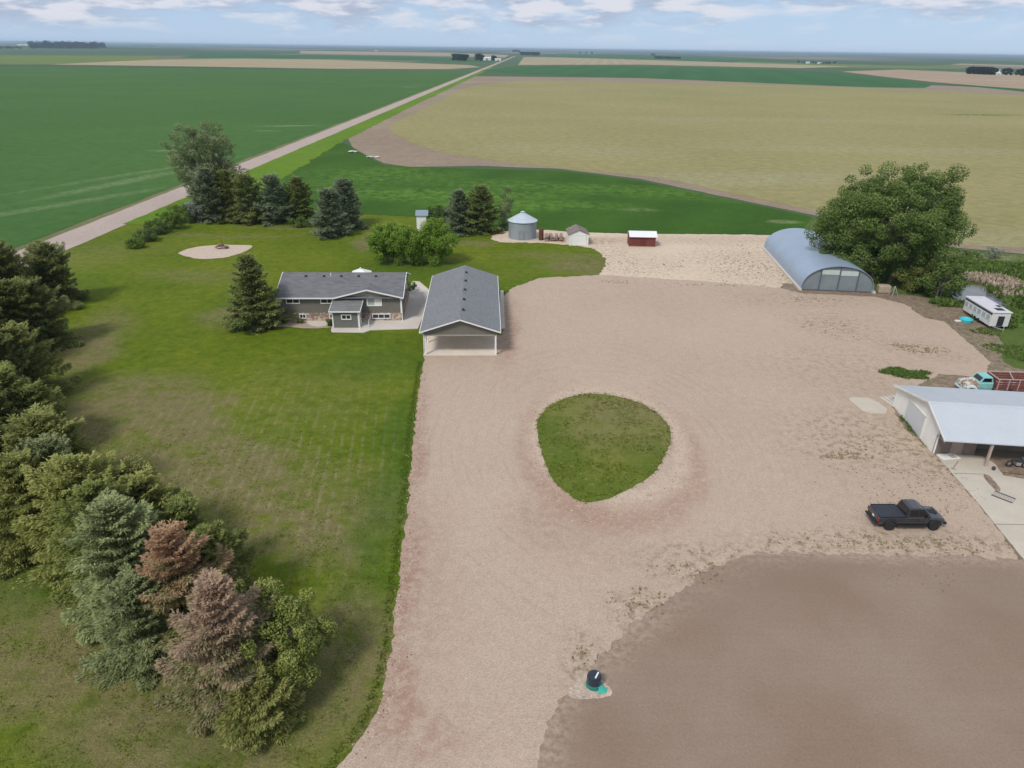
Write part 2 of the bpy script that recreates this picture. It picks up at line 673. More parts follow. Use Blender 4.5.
M_bare = m_crop('bare_brown_soil', (.235, .180, .125), (.315, .25, .18), None, 0, rscale=.5)
M_tan = m_crop('tan_stubble', (.33, .27, .155), (.42, .35, .21), .05, R(80), rscale=.1)
M_pink = m_crop('pinkish_fallow', (.33, .25, .165), (.42, .32, .22), .05, R(80), rscale=.1)
M_brightgreen = m_crop('bright_green_crop', (.030, .115, .030), (.045, .135, .036), .05, R(85), rscale=.1)
M_yellowgreen = m_crop('yellow_green_crop', (.12, .17, .035), (.17, .22, .05), .05, R(85), rscale=.1)
M_verge = m_crop('roadside_grass', (.085, .172, .007), (.135, .225, .013), None, 0, rscale=.8)
M_vergedry = m_crop('dry_roadside_grass', (.13, .14, .055), (.22, .20, .10), None, 0, rscale=.8)
M_weeds = m_crop('weedy_ground', (.055, .095, .018), (.11, .15, .03), None, 0, pale=[B(990, 275, 9, 4, -10, .5, .8), B(960, 257, 14, 3, 0, .6, .7)], rscale=1.2)
M_road = m_gravel('road_gravel', (.36, .29, .25), (.45, .375, .33), scale=4, chunk=.25)
M_drive = m_gravel('driveway_gravel', (.395, .305, .232), (.475, .375, .29),
                   worn=[B(480, 460, 5, 26, 4, .8, .6), B(680, 330, 26, 9, 0, .8, .5), B(430, 640, 3, 12, 0, .8, .4)], wcol=(.48, .385, .30),
                   reds=[B(402, 590, 1.5, 12, 2, .7, .9), B(560, 520, 4, 5, 0, .7, .5), B(507, 330, 1.5, 12, 0, .7, .8), B(416, 450, 1.2, 16, 4, .7, .9), B(395, 690, 1.8, 4, 0, .7, .9), B(420, 600, 2.5, 12, 2, .8, .4), B(430, 740, 2, 2, 0, .7, .6)],
                   rcol=(.31, .19, .14),
                   weeds=[B(640, 612, 2.2, 2.2, 0, .8, .9), B(700, 570, 5, 1.6, -10, .8, .9), B(590, 668, 1.5, 2, 0, .8, .9), B(760, 552, 8, 1.2, 0, .8, 1), B(870, 440, 8, 7, 0, .7, .7), B(845, 456, 4, 1.5, 0, .6, 1), B(900, 545, 12, 2, 0, .7, .9), B(835, 325, 6, 6, 0, .7, .5), B(800, 300, 10, 4, 0, .7, .5),
                          B(920, 350, 5, 3, -30, .6, .9), B(930, 455, 4, 9, 30, .6, .8), B(850, 370, 10, 8, 0, .8, .4)],
                   scale=13, chunk=.45, lcol=(.30, .225, .18), tracks=[(10, 64.5, 8, 12, 42., 1.25, 2.6, .26)],
                   rings=[(10.1, 63.6, 7.6, 11.6, .8, 1.26, (.34, .215, .16), .65), (10.2, 65.6, 7.4, 11.2, .9, 1.14, (.54, .44, .34), .75)])
M_pad = m_gravel('sandy_pad', (.50, .405, .30), (.64, .53, .41), reds=[B(590, 240, 10, 3, 0, .6, .7), B(750, 240, 16, 4, 0, .6, .5), B(690, 240, 20, 4, 0, .6, .4)], rcol=(.30, .19, .12),
                 weeds=[B(740, 262, 10, 12, 0, .7, .7), B(700, 285, 12, 3, 0, .6, .5), B(790, 275, 5, 14, 0, .6, .9), B(640, 265, 10, 8, 0, .7, .5), B(600, 250, 6, 8, 0, .6, .6)], wdcol=(.24, .18, .125),
                 scale=6, chunk=.35)
M_dirt = m_gravel('rough_brown_dirt', (.17, .125, .09), (.26, .20, .145),
                  worn=[B(1000, 350, 8, 6, 0, .8, .5)], wcol=(.33, .26, .2),
                  weeds=[B(1000, 340, 14, 12, 0, .8, .9), B(960, 300, 9, 7, 0, .8, .5), B(930, 380, 12, 6, 0, .8, .4)], wdcol=(.085, .11, .03), scale=3, chunk=.7)
M_edge = m_gravel('reddish_edge_stones', (.24, .155, .115), (.40, .31, .25), scale=6, chunk=.9)
M_paleedge = m_gravel('pale_edge_stones', (.38, .30, .235), (.52, .43, .35), scale=6, chunk=.7)
M_islandgrass = M_lawn


def m_soil():
    g = G('tilled_soil')
    v = g.pos()
    f = g.noise(v, .13, 4, .5)
    c = g.ramp(f, [(.35, (.235, .168, .124)), (.65, (.27, .205, .155))])
    # faint seed rows with pale crumbs lying in them
    wy = g.mapping(v, (0, 0, 0), R(2.5), (.25, 1, 1))
    rw = g.wave(wy, .42, .25, 'Y')
    c = g.mix(g.mr(rw, .55, 1., 0, .05), c, (.185, .14, .105))
    crumb = g.mr(g.vor(v, 3.3), .13, .05, 0, 1)
    rr = g.math('MULTIPLY', crumb, g.mr(rw, .8, .98, 0, 1))
    rr = g.math('MULTIPLY', rr, g.mr(g.noise(v, .22, 3), .5, .6, .03, .9))
    c = g.mix(rr, c, (.40, .34, .27))
    sp = g.mr(g.noise(v, 6, 6, .75), .3, .7, .86, 1.14, False)
    c = g.mix(1., c, g.node_rgb(sp), 'MULTIPLY')
    eg = g.blobs(g.warp(v, .6, 1.6), [B(552, 722, 1.2, 1.6, 0, .9), B(545, 750, 1.2, 2, 0, .9), B(562, 700, 1.2, 1.2, 0, .9), B(590, 668, 1.4, 1.6, 0, .9), B(610, 646, 1.4, 1.8, 0, .9), B(630, 628, 1.6, 1.8, 0, .9), B(650, 612, 1.8, 1.8, 0, .9),
                                       B(670, 597, 2, 1.8, 0, .9), B(692, 582, 2.4, 1.8, 0, .9), B(718, 566, 3, 1.8, 0, .9), B(750, 556, 4, 1.4, 0, .9), B(800, 553, 7, .9, 0, .9), B(880, 556, 7, .9, 0, .9), B(960, 558, 7, .9, 0, .9)])
    eg = g.math('MULTIPLY', eg, g.mr(g.noise(v, 2.2, 6, .75), .38, .62, 0, 1))
    c = g.mix(eg, c, (.36, .28, .215))
    edge = g.blobs(g.warp(v, .3, 3.), [B(740, 575, 9, 2.5, 0, .7, .5), B(690, 590, 7, 3, 0, .7, .4), B(1000, 600, 4, 4, 0, .7, .4)])
    c = g.mix(edge, c, (.215, .158, .115))
    n = g.bump(g.math('ADD', g.noise(v, 5, 5, .7), g.math('MULTIPLY', rw, .06)), .5, .06)
    return g.out(c, .95, n, spec=.15)


M_soil = m_soil()

# ------------------------------------------------------------------ setting: land, fields, road
FAR = 42000
me = MB().add([(-FAR, -FAR, 0), (FAR, -FAR, 0), (FAR, FAR, 0), (-FAR, FAR, 0)], [(0, 1, 2, 3)])
tag(me.build('ground', M_land), kind='structure')


def far_sheet(name, mat, z, *px):
    return sheet(name, P(*px), z, mat, False, 60, 3., .02)


# road centre line surveyed as a straight line from the yard corner to the horizon
RX = lambda y: -92.5 + .0208 * (y - 130)
RL, RW_ = 8.2, 3.9


def strip(name, mat, z, off0, off1, y0, y1, rag=.25, step=6.):
    n = int((y1 - y0) / step)
    ys = [y0 * (y1 / y0) ** (i / 260) for i in range(261)]
    a = [(RX(y) + off0 + min(rag, .3) * mnoise.noise((y * .21, off0, 1.)), y) for y in ys]
    b = [(RX(y) + (np.interp(y, *off1) if isinstance(off1, tuple) else off1) + rag * mnoise.noise((y * .21, 2.3, 7.)), y) for y in ys]
    mb = MB()
    vs = [(x, y, z) for x, y in a] + [(x, y, z) for x, y in b]
    n = len(a)
    mb.add(vs, [(i, n + i, n + i + 1, i + 1) for i in range(n - 1)])
    o = mb.build(name, mat)
    o['kind'] = 'structure'
    return o


def right_of_road(px, py, off):
    x, y = at(px, py)
    return (RX(y) + off, y)


Y0 = 60
sheet('lawn', [(-100, 15), (-96, 80), (-95, 130), (-92.5, 215)] + P((350, 190), (520, 205), (620, 238), (640, 300), (640, 420)) + [(60, 40), (40, 5), (-40, 2)], .004, M_lawn, False, 2, .3)
strip('roadside_verge', M_verge, .060, 3.5, ((160, 180, 213, 247, 280, 321, 392, 520, 1700), (8, 19.5, 19.5, 18.2, 16.2, 14.7, 14.1, 13, 12.5)), 160, 1700, 1.6)
strip('dry_roadside_verge', M_vergedry, .012, -7.6, -3.5, Y0, 3200, .9)
strip('road', M_road, .045, -4.4, 4.4, Y0, 4200, .3)
# crop left of the road
ll = [(RX(y) - 6.6, y) for y in (40, 120, 250, 500, 900, 1290)]
sheet('crop_field', ll + [(-700, 1290), (-1100, 1180), (-1250, 900), (-700, 40)], .06, M_leftcrop, False, 8, .7, .08)
far_sheet('stubble_field', M_tan, .12, (50, 64.6), (200, 66.6), (330, 68.8), (448, 69.2), (481, 67.2), (470, 65.2), (330, 59.8), (240, 58.6), (150, 59.8))
far_sheet('yellow_field', M_yellowgreen, .10, (-120, 64.2), (50, 64.6), (150, 59.8), (160, 56), (-120, 54.5))
far_sheet('green_field', M_brightgreen, .10, (180, 57.8), (330, 58.8), (440, 61), (490, 62.2), (500, 59), (400, 56), (200, 53.5))
far_sheet('fallow_field', M_pink, .11, (300, 53.5), (440, 56), (505, 57.5), (509, 55), (440, 52.4), (300, 50.8))
# right of the road
sheet('bare_field_margin', [at(351, 144)] + P((353, 147.5), (362, 153), (384, 163.5), (410, 167), (480, 166), (560, 169), (640, 179), (720, 196), (812, 215),
      (900, 235), (940, 246), (1040, 256), (1400, 275)) + [at(1500, 140), at(1100, 92), at(800, 80)] + [(RX(1120) + 12, 1120), (RX(700) + 12.2, 700), (RX(519) + 12.5, 519), (RX(392) + 13.5, 392), (RX(330) + 14.2, 330)], .05, M_bare, False, 4, .5, .2)
sheet('khaki_field', P((391, 128), (396, 135), (440, 152), (520, 164), (600, 172), (660, 178), (720, 191), (816, 211), (935, 240.5), (1040, 249), (1400, 268))
      + [at(1500, 145), at(1060, 98), at(800, 86), at(620, 82)] + P((560, 81), (500, 82.5), (470, 87), (447, 97), (427, 107), (405, 118), (393, 124)), .075, M_khaki, True, 4, .5, .15)
sheet('green_crop_strip', [(RX(172) + 18.5, 172), (RX(213) + 18.5, 213), (RX(247) + 17.2, 247), (RX(280) + 15.2, 280), (RX(318) + 14, 318), at(352, 147), at(361, 153.5)] + P((384, 165.5), (440, 168), (560, 171), (640, 181), (720, 198), (812, 217),
      (800, 236), (760, 234), (660, 234), (560, 231), (500, 226), (440, 218), (360, 214), (300, 215)), .055, M_midcrop, False, 2, .4, .3)
far_sheet('bright_field', M_brightgreen, .14, (505, 73.0), (480, 70.5), (520, 66.5), (620, 66), (760, 69.2), (835, 72.5), (931, 84.5), (926, 88), (870, 87.5), (700, 80.5))
far_sheet('fallow_field', M_pink, .13, (840, 71.5), (900, 69.6), (1040, 75.5), (1400, 92), (1400, 104), (1040, 90.2), (935, 82.5))
far_sheet('green_field', M_brightgreen, .15, (935, 82.7), (1040, 90.4), (1400, 104.2), (1400, 108), (1040, 93.6))
far_sheet('stubble_field', M_tan, .12, (518, 65), (640, 64.6), (800, 68.2), (850, 66.5), (700, 61.5), (560, 57.5), (524, 57))
far_sheet('yellow_field', M_yellowgreen, .11, (720, 64.2), (840, 67.8), (960, 69), (970, 67), (840, 64.4), (740, 61.5))
far_sheet('stubble_field', M_tan, .12, (950, 64.6), (1040, 67.2), (1300, 75), (1300, 73), (1040, 65.8), (960, 63.6))
far_sheet('green_field', M_brightgreen, .09, (545, 56), (700, 60.8), (780, 62.5), (760, 60), (640, 55), (560, 53.6))

# yard sheets
dirt = P((780, 290), (800, 284), (880, 284), (900, 287), (930, 296), (958, 300), (1040, 300), (1300, 330), (1350, 380), (1400, 560), (1040, 566), (860, 556), (760, 480), (800, 380))
sheet('rough_dirt', dirt, .015, M_dirt, True, .6, .5)
sheet('weedy_ground', P((790, 238), (806, 219), (850, 225), (900, 236), (940, 247), (1040, 257), (1400, 290), (1400, 400), (1040, 372), (1004, 345), (985, 318), (950, 305), (915, 296), (870, 292), (845, 288), (830, 262)), .046, M_weeds, True, .8, .6)
sheet('sandy_pad', P((545, 230), (600, 233), (760, 235), (800, 238), (820, 300), (760, 300), (610, 285), (606, 262), (590, 248), (540, 243), (500, 242), (492, 236), (505, 231)), .012, M_pad, True, .6, .6)
drive_px = [(503, 297), (512, 288), (540, 278), (600, 275), (700, 281), (780, 288), (800, 293), (875, 297), (905, 304), (925, 318), (945, 322), (968, 342), (990, 362), (985, 378), (940, 374),
            (910, 390), (890, 405), (905, 430), (936, 456), (975, 500), (1016, 553), (1016, 575), (900, 580), (800, 580), (740, 585), (690, 620), (640, 660), (620, 720), (600, 800), (600, 860),
            (300, 860), (322, 790), (345, 757), (368, 728), (380, 700), (390, 660), (395, 610), (401, 560), (408, 500), (413, 440), (419, 390), (424, 362), (424, 352), (424, 335), (503, 335)]
dr = P(*drive_px)
sheet('driveway', dr, .018, M_drive, False, .35, .32, .9)
# loose reddish stones along the lawn side and round the turning island
ISL = P((536.5, 428), (541, 414), (556, 402), (578, 395), (604, 394), (632, 400), (656, 412), (669, 426), (671, 440), (664, 458), (652, 475), (630, 489), (605, 500), (584, 502.5), (570, 496), (552, 479), (543, 458))
icx = sum(p[0] for p in ISL) / len(ISL)
icy = sum(p[1] for p in ISL) / len(ISL)


def grow(pts, k, dx=0, dy=0):
    return [(icx + (x - icx) * k + dx, icy + (y - icy) * k + dy) for x, y in pts]


sheet('tilled_soil', P((530, 800), (541, 745), (560, 702), (590, 668), (625, 632), (668, 598), (715, 566), (750, 554), (820, 552), (900, 556), (960, 557), (1020, 559), (1300, 566)) + [at(1500, 900), at(520, 900)], .024, M_soil, False, .3, .5, .9)

# turf mound of the island (slightly crowned)
ring = catmull(ISL, True, .35)
ring = [(x + .14 * mnoise.noise((x * 1.3, y * 1.3, 4)) + .1 * mnoise.noise((x * 5, y * 5, 2)), y + .14 * mnoise.noise((x * 1.3, y * 1.3, 8)) + .1 * mnoise.noise((x * 5, y * 5, 6))) for x, y in ring]


def m_island():
    g = G('island_turf')
    v = g.pos()
    wv = g.warp(v, .4, 2.5)
    mid = g.noise(v, .8, 6, .65)
    c = g.ramp(mid, [(.3, (.095, .125, .012)), (.55, (.140, .160, .024)), (.75, (.19, .18, .055))])
    c = g.mix(g.math('MULTIPLY', g.blobs(wv, [B(625, 412, 6, 4, 0, .7, .8), B(600, 428, 5, 5, 0, .8, .5), B(645, 430, 4, 5, 0, .7, .5)]), g.mr(mid, .3, .6, .3, 1)), c, (.195, .165, .08))
    c = g.mix(g.blobs(wv, [B(560, 455, 2.6, 6, 12, .7, .7), B(548, 430, 2, 3, 0, .7, .8), B(600, 492, 5, 2.5, 0, .7, .7), B(650, 462, 2, 4, -20, .7, .5)]), c, (.075, .12, .012))
    c = g.mix(g.mr(g.noise(v, 2.2, 6, .75), .56, .68, 0, .75), c, (.24, .22, .11))
    c = g.mix(g.mr(g.noise(v, 1.7, 5, .7), .42, .30, 0, .8), c, (.03, .06, .008))
    c = g.mix(1., c, g.node_rgb(g.mr(g.noise(v, 8, 5, .7), .25, .75, .7, 1.3, False)), 'MULTIPLY')
    return g.out(c, .9, g.bump(g.noise(v, 8, 4, .7), .6, .1), spec=.15)


mb = MB()
n = len(ring)
vs, fs = [], []
prof = prof_isl = [(1, .0), (.985, .05), (.92, .10), (.7, .17), (.35, .22), (.03, .24)]
for k, z in prof:
    vs += [(icx + (x - icx) * k, icy + (y - icy) * k, z) for x, y in ring]
for j in range(len(prof) - 1):
    fs += [(j * n + i, j * n + (i + 1) % n, (j + 1) * n + (i + 1) % n, (j + 1) * n + i) for i in range(n)]
fs.append(tuple((len(prof) - 1) * n + i for i in range(n)))
mb.add(vs, fs)
tag(mb.build('turf_mound', m_island(), smooth=True), kind='structure')

# pond
g = G('pond_water')
c = g.ramp(g.noise(g.pos(), .3, 3), [(.3, (.10, .11, .12)), (.7, (.16, .165, .175))])
M_water = g.out(c, .12, g.bump(g.noise(g.pos(), 3, 3), .12, .03), spec=.5)
sheet('pond_water', P((952, 297), (956, 289), (972, 285.5), (990, 289), (1008, 296), (1016, 303), (1000, 309), (965, 304)),   .064, M_water, True, .5, .3)

# ------------------------------------------------------------------ foliage
M_bark = mk('bark', (.105, .08, .06), .35, 3, .95, .8, 12)
M_barkgrey = mk('grey_bark', (.20, .18, .155), .3, 3, .95, .6, 12)


def m_foliage(name, dark, mid, tip, rs=.6, transl=.4, zgrad=None):
    g = G(name)
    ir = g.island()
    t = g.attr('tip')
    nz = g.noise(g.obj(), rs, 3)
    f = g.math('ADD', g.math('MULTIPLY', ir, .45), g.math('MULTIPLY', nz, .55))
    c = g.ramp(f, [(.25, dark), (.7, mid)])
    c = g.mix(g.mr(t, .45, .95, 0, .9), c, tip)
    if zgrad:
        z0, z1, colz, amt = zgrad
        zz = g.sep(g.obj())[2]
        k = g.mr(g.math('ADD', zz, g.math('MULTIPLY', g.math('SUBTRACT', g.noise(g.obj(), .75, 3), .5), 15.)), z0, z1, 0, amt)
        c = g.mix(k, c, g.mix(ir, colz, scl(colz, 1.6)))
    hv = g.node('ShaderNodeHueSaturation')
    g.put(hv.inputs['Value'], g.mr(g.objrand(), 0, 1, .85, 1.15, False))
    g.put(hv.inputs['Color'], c)
    return g.out(hv.outputs[0], .7, spec=.12, transl=transl)


def np_mesh(name, V, quad, mat, parent=None, tip=None):
    """V: (N*k,3) array, consecutive groups of 4 verts are one face"""
    me = bpy.data.meshes.new(name)
    nv = len(V)
    nf = nv // quad
    me.vertices.add(nv)
    me.vertices.foreach_set('co', np.ascontiguousarray(V, dtype=np.float32).ravel())
    me.loops.add(nv)
    me.loops.foreach_set('vertex_index', np.arange(nv, dtype=np.int32))
    me.polygons.add(nf)
    me.polygons.foreach_set('loop_start', np.arange(0, nv, quad, dtype=np.int32))
    me.polygons.foreach_set('loop_total', np.full(nf, quad, dtype=np.int32))
    me.update(calc_edges=True)
    if tip is not None:
        a = me.attributes.new('tip', 'FLOAT', 'POINT')
        a.data.foreach_set('value', np.ascontiguousarray(np.repeat(tip, quad), dtype=np.float32))
    me.materials.append(mat)
    o = bpy.data.objects.new(name, me)
    COL.objects.link(o)
    if parent:
        o.parent = parent
    return o


def unit(a):
    return a / np.maximum(np.linalg.norm(a, axis=-1, keepdims=True), 1e-6)


def kites(P0, D, N, L, W):
    S = unit(np.cross(D, N))
    L = L[:, None]
    W = W[:, None]
    mid = P0 + D * L * .5
    V = np.stack([P0, mid + S * W, P0 + D * L, mid - S * W], axis=1)
    return V.reshape(-1, 3)


def conifer(rng, h, r, nb, dens, sl, sw, base=.03, power=.85, droop=.25, irr=.3, top_sparse=0., wide=.42):
    """spruce built bough by bough: each bough is a drooping flat frond of needle sprays with paler tips"""
    Vs, Ts = [], []
    tr = MB()
    tr.tube([(0, 0, 0), (0, 0, h * .5), (0, 0, h * .97)], [h * .018 + .05, h * .011 + .02, .02], 8)
    ph = rng.uniform(0, 6.28, 4)
    for i in range(nb):
        q = (i + rng.uniform(0, .9)) / nb
        q = 1 - (1 - q) ** 1.3
        z = h * (base + (1 - base) * q * .985)
        az = i * 2.39996 + rng.normal(0, .3)
        wob = 1 + irr * (math.sin(3 * az + ph[0] + 5 * q) * .5 + math.sin(2 * az + ph[1]) * .3 + math.sin(11 * q + ph[2]) * .35)
        L = (r * (1 - q) ** power * wob + .15) * rng.uniform(.66, 1.15)
        if rng.random() < top_sparse * q:
            L *= .5
        ca, sa = math.cos(az), math.sin(az)
        lift = .62 * q - droop * (1 - q) + rng.normal(0, .09)
        sag = .30 * (1 - q) + .05
        m = max(10, int(dens * (L * .7 + .25 * L * L)))
        t = rng.uniform(.05, 1, m) ** .62
        w_ = wide * L * (1.08 - t) ** .8 * (.35 + .65 * np.minimum(1, t * 2.5)) + .06
        u = rng.uniform(-1, 1, m)
        side = u * w_
        zz = z + L * (lift * t - sag * t ** 2 + .24 * t ** 4) - .35 * np.abs(side) * (.4 + .6 * (1 - q)) + rng.normal(0, .035 + .02 * L, m)
        x = ca * L * t - sa * side
        y = sa * L * t + ca * side
        Pp = np.stack([x, y, zz], 1)
        ang = az + u * rng.uniform(.5, 1.15, m) + rng.normal(0, .25, m)
        D = unit(np.stack([np.cos(ang), np.sin(ang), rng.normal(.02, .30, m) + .3 * q - .25 * (1 - q) * np.abs(u)], 1))
        N = unit(np.stack([rng.normal(0, .35, m) - .25 * ca, rng.normal(0, .35, m) - .25 * sa, np.ones(m)], 1))
        ln = sl * rng.uniform(.6, 1.25, m) * min(1., .5 + L / 3)
        Vs.append(kites(Pp, D, N, ln, sw * rng.uniform(.7, 1.25, m)))
        bright = rng.uniform(-.18, .18)
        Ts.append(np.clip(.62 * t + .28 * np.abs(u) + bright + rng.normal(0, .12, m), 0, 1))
        if L > .7:
            pts = [(ca * L * k, sa * L * k, z + L * (lift * k - sag * k ** 2 + .24 * k ** 4)) for k in (0, .5, .9)]
            tr.tube(pts, [.045, .028, .01], 4, False)
    return np.concatenate(Vs), np.concatenate(Ts), tr


def leafcloud(rng, C, Rr, n, size, flat=.88):
    """leaf kites gathered in clumps C with radii Rr"""
    Vs, Ts = [], []
    for c, rr in zip(C, Rr):
        m = max(6, int(n * (rr / np.mean(Rr)) ** 2))
        d = unit(rng.normal(0, 1, (m, 3)))
        d[:, 2] *= flat
        rad = rr * rng.uniform(.35, 1.08, m) ** .6
        Pp = c[None] + d * rad[:, None]
        N = unit(d * .7 + rng.normal(0, .55, (m, 3)) + np.array([0, 0, .45]))
        D = unit(np.cross(N, rng.normal(0, 1, (m, 3))))
        s = size * rng.uniform(.55, 1.35, m)
        cl = rng.uniform(-.28, .28)
        Vs.append(kites(Pp - D * s[:, None] * .5, D, N, s, s * .36))
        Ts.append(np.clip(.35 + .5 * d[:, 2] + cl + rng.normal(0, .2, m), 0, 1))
    return np.concatenate(Vs), np.concatenate(Ts)


def crown_clumps(rng, cx, cy, cz, rx, ry, rz, k, clump, shell=.55, zmin=None, holes=.12):
    C, Rr = [], []
    ph = rng.uniform(0, 6.28, 6)
    while len(C) < k:
        d = unit(rng.normal(0, 1, 3))
        az = math.atan2(d[1], d[0])
        lump = 1 + .13 * math.sin(3 * az + ph[0] + 2 * d[2]) + .10 * math.sin(5 * az + ph[1] - 3 * d[2]) + .06 * math.sin(7 * d[2] + ph[2])
        rad = (shell + (1 - shell) * rng.random() ** .6) * lump
        p = np.array([cx + d[0] * rx * rad, cy + d[1] * ry * rad, cz + d[2] * rz * rad])
        if zmin is not None and p[2] < zmin:
            continue
        C.append(p)
        Rr.append(clump * rng.uniform(.5, 1.3))
    return np.array(C), np.array(Rr)


def spruce(name, loc, h, r, mat, label, seed, cat='spruce tree', group=None, nb=140, dens=28, sl=.5, sw=.12, bark=None, **kw):
    rng = np.random.default_rng(seed)
    root = empty(name, loc, rng.uniform(0, 6.28), label, cat, group)
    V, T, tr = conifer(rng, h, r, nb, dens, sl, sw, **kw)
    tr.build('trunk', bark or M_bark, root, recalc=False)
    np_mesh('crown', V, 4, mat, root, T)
    return root


def broadleaf(name, loc, label, seed, mat, cat='tree', group=None, h=8, rx=3, ry=3, rz=3, cz=None, k=60, clump=.9, n=70, size=.3, fine=1.9,
              trunks=1, bark=None, shell=.45, zmin=.3, spread=.3):
    rng = np.random.default_rng(seed)
    root = empty(name, loc, 0, label, cat, group)
    cz = cz if cz is not None else h - rz
    C, Rr = crown_clumps(rng, 0, 0, cz, rx, ry, rz, k, clump, shell, zmin)
    tr = MB()
    bases = [(rng.uniform(-1, 1) * spread * rx if trunks > 1 else 0, rng.uniform(-1, 1) * spread * ry if trunks > 1 else 0) for _ in range(trunks)]
    r0 = (h * .02 + .03)
    for bx, by in bases:
        tr.tube([(bx, by, 0), (bx * .95, by * .95, cz * .45), (bx * .8, by * .8, cz)], [r0, r0 * .75, r0 * .5], 8)
    for i in range(0, len(C), 2):
        b = bases[i % trunks]
        s_ = Vector((b[0] * .9, b[1] * .9, cz * rng.uniform(.3, .85)))
        e = Vector(C[i])
        m_ = (s_ + e) / 2 + Vector((0, 0, -.08 * (e - s_).length))
        tr.tube([s_, m_, e], [r0 * .4, r0 * .25, r0 * .08], 5, False)
    tr.build('trunk', bark or M_barkgrey, root, recalc=False)
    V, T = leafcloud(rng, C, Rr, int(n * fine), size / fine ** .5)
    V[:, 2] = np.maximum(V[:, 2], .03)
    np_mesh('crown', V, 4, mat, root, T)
    return root


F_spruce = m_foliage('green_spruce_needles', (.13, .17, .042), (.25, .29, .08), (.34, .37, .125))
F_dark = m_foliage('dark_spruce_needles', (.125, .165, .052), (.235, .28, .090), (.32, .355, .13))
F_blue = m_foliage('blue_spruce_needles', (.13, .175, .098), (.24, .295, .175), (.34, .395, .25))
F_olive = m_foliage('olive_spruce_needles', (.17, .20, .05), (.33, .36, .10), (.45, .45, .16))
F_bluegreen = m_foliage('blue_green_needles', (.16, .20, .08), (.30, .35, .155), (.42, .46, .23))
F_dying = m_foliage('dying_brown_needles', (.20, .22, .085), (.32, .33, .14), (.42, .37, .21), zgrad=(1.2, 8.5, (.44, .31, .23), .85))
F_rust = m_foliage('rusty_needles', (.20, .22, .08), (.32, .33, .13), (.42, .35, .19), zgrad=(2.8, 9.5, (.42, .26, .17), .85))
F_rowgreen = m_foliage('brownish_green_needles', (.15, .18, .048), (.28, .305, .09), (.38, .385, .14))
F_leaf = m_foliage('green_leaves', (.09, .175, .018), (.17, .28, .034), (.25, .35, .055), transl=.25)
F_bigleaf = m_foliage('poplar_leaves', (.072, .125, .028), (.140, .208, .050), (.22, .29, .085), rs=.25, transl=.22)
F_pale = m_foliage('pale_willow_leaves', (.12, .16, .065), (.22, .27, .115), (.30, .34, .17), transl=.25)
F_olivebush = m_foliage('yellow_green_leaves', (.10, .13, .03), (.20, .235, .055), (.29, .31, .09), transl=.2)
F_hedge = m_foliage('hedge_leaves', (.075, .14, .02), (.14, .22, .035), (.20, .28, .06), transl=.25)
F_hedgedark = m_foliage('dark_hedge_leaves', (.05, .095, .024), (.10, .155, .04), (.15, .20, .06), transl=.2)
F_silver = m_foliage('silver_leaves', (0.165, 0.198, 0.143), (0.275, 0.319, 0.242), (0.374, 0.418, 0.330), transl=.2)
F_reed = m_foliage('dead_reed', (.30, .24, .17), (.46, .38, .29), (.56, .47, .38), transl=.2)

GL = 'spruces in the row along the left edge'
near = dict(nb=210, dens=75, sl=.36, sw=.062, irr=.4, power=.52)
for (px, py, hh, rr_, m_, sd_, lab) in (
        (58, 303, 9.4, 4.6, F_dark, 11, 'dark spruce ending the left row, its pointed top nearest the gravel road'),
        (14, 318, 11.0, 5.0, F_rowgreen, 12, 'tall brownish green spruce at the left edge just before the dark end spruce'),
        (42, 345, 8.8, 4.6, F_dark, 13, 'lower dark spruce filling the left row where brown soil shows under the branches'),
        (-14, 372, 11, 5.0, F_spruce, 14, 'green spruce half cut by the left edge, a third of the way down the row'),
        (26, 398, 8.4, 4.4, F_rowgreen, 15, 'brownish green spruce at the dry lawn, halfway down the left row'),
        (-22, 438, 10.5, 4.6, F_rowgreen, 16, 'dull spruce cut by the left edge beside the brownish green one'),
        (22, 448, 8.2, 4.2, F_spruce, 17, 'green spruce with drooping branches where the left row is narrowest'),
        (-5, 505, 9.0, 4.4, F_spruce, 18, 'olive green spruce at the left edge above the pale lower lawn'),
        (22, 352, 9.6, 4.4, F_spruce, 28, 'green spruce filling the gap behind the lower dark one in the left row'),
        (4, 412, 9.2, 4.4, F_dark, 29, 'dark spruce inside the left row, behind the one with drooping branches'),
        (6, 470, 8.8, 4.2, F_rowgreen, 30, 'brownish spruce inside the left row just above the lower clump'),
        (44, 452, 7.0, 3.4, F_spruce, 32, 'small green spruce at the narrowest part of the left row'),
        (62, 498, 8.4, 4.2, F_rowgreen, 19, 'rounded green spruce where the left row bends towards the brown ones')):
    spruce('spruce_tree', at(px, py), hh, rr_, m_, lab, sd_, group=GL, **near)
near2 = dict(nb=200, dens=105, sl=.30, sw=.050, irr=.45, power=.6)
GB = 'spruces in the clump at lower left'
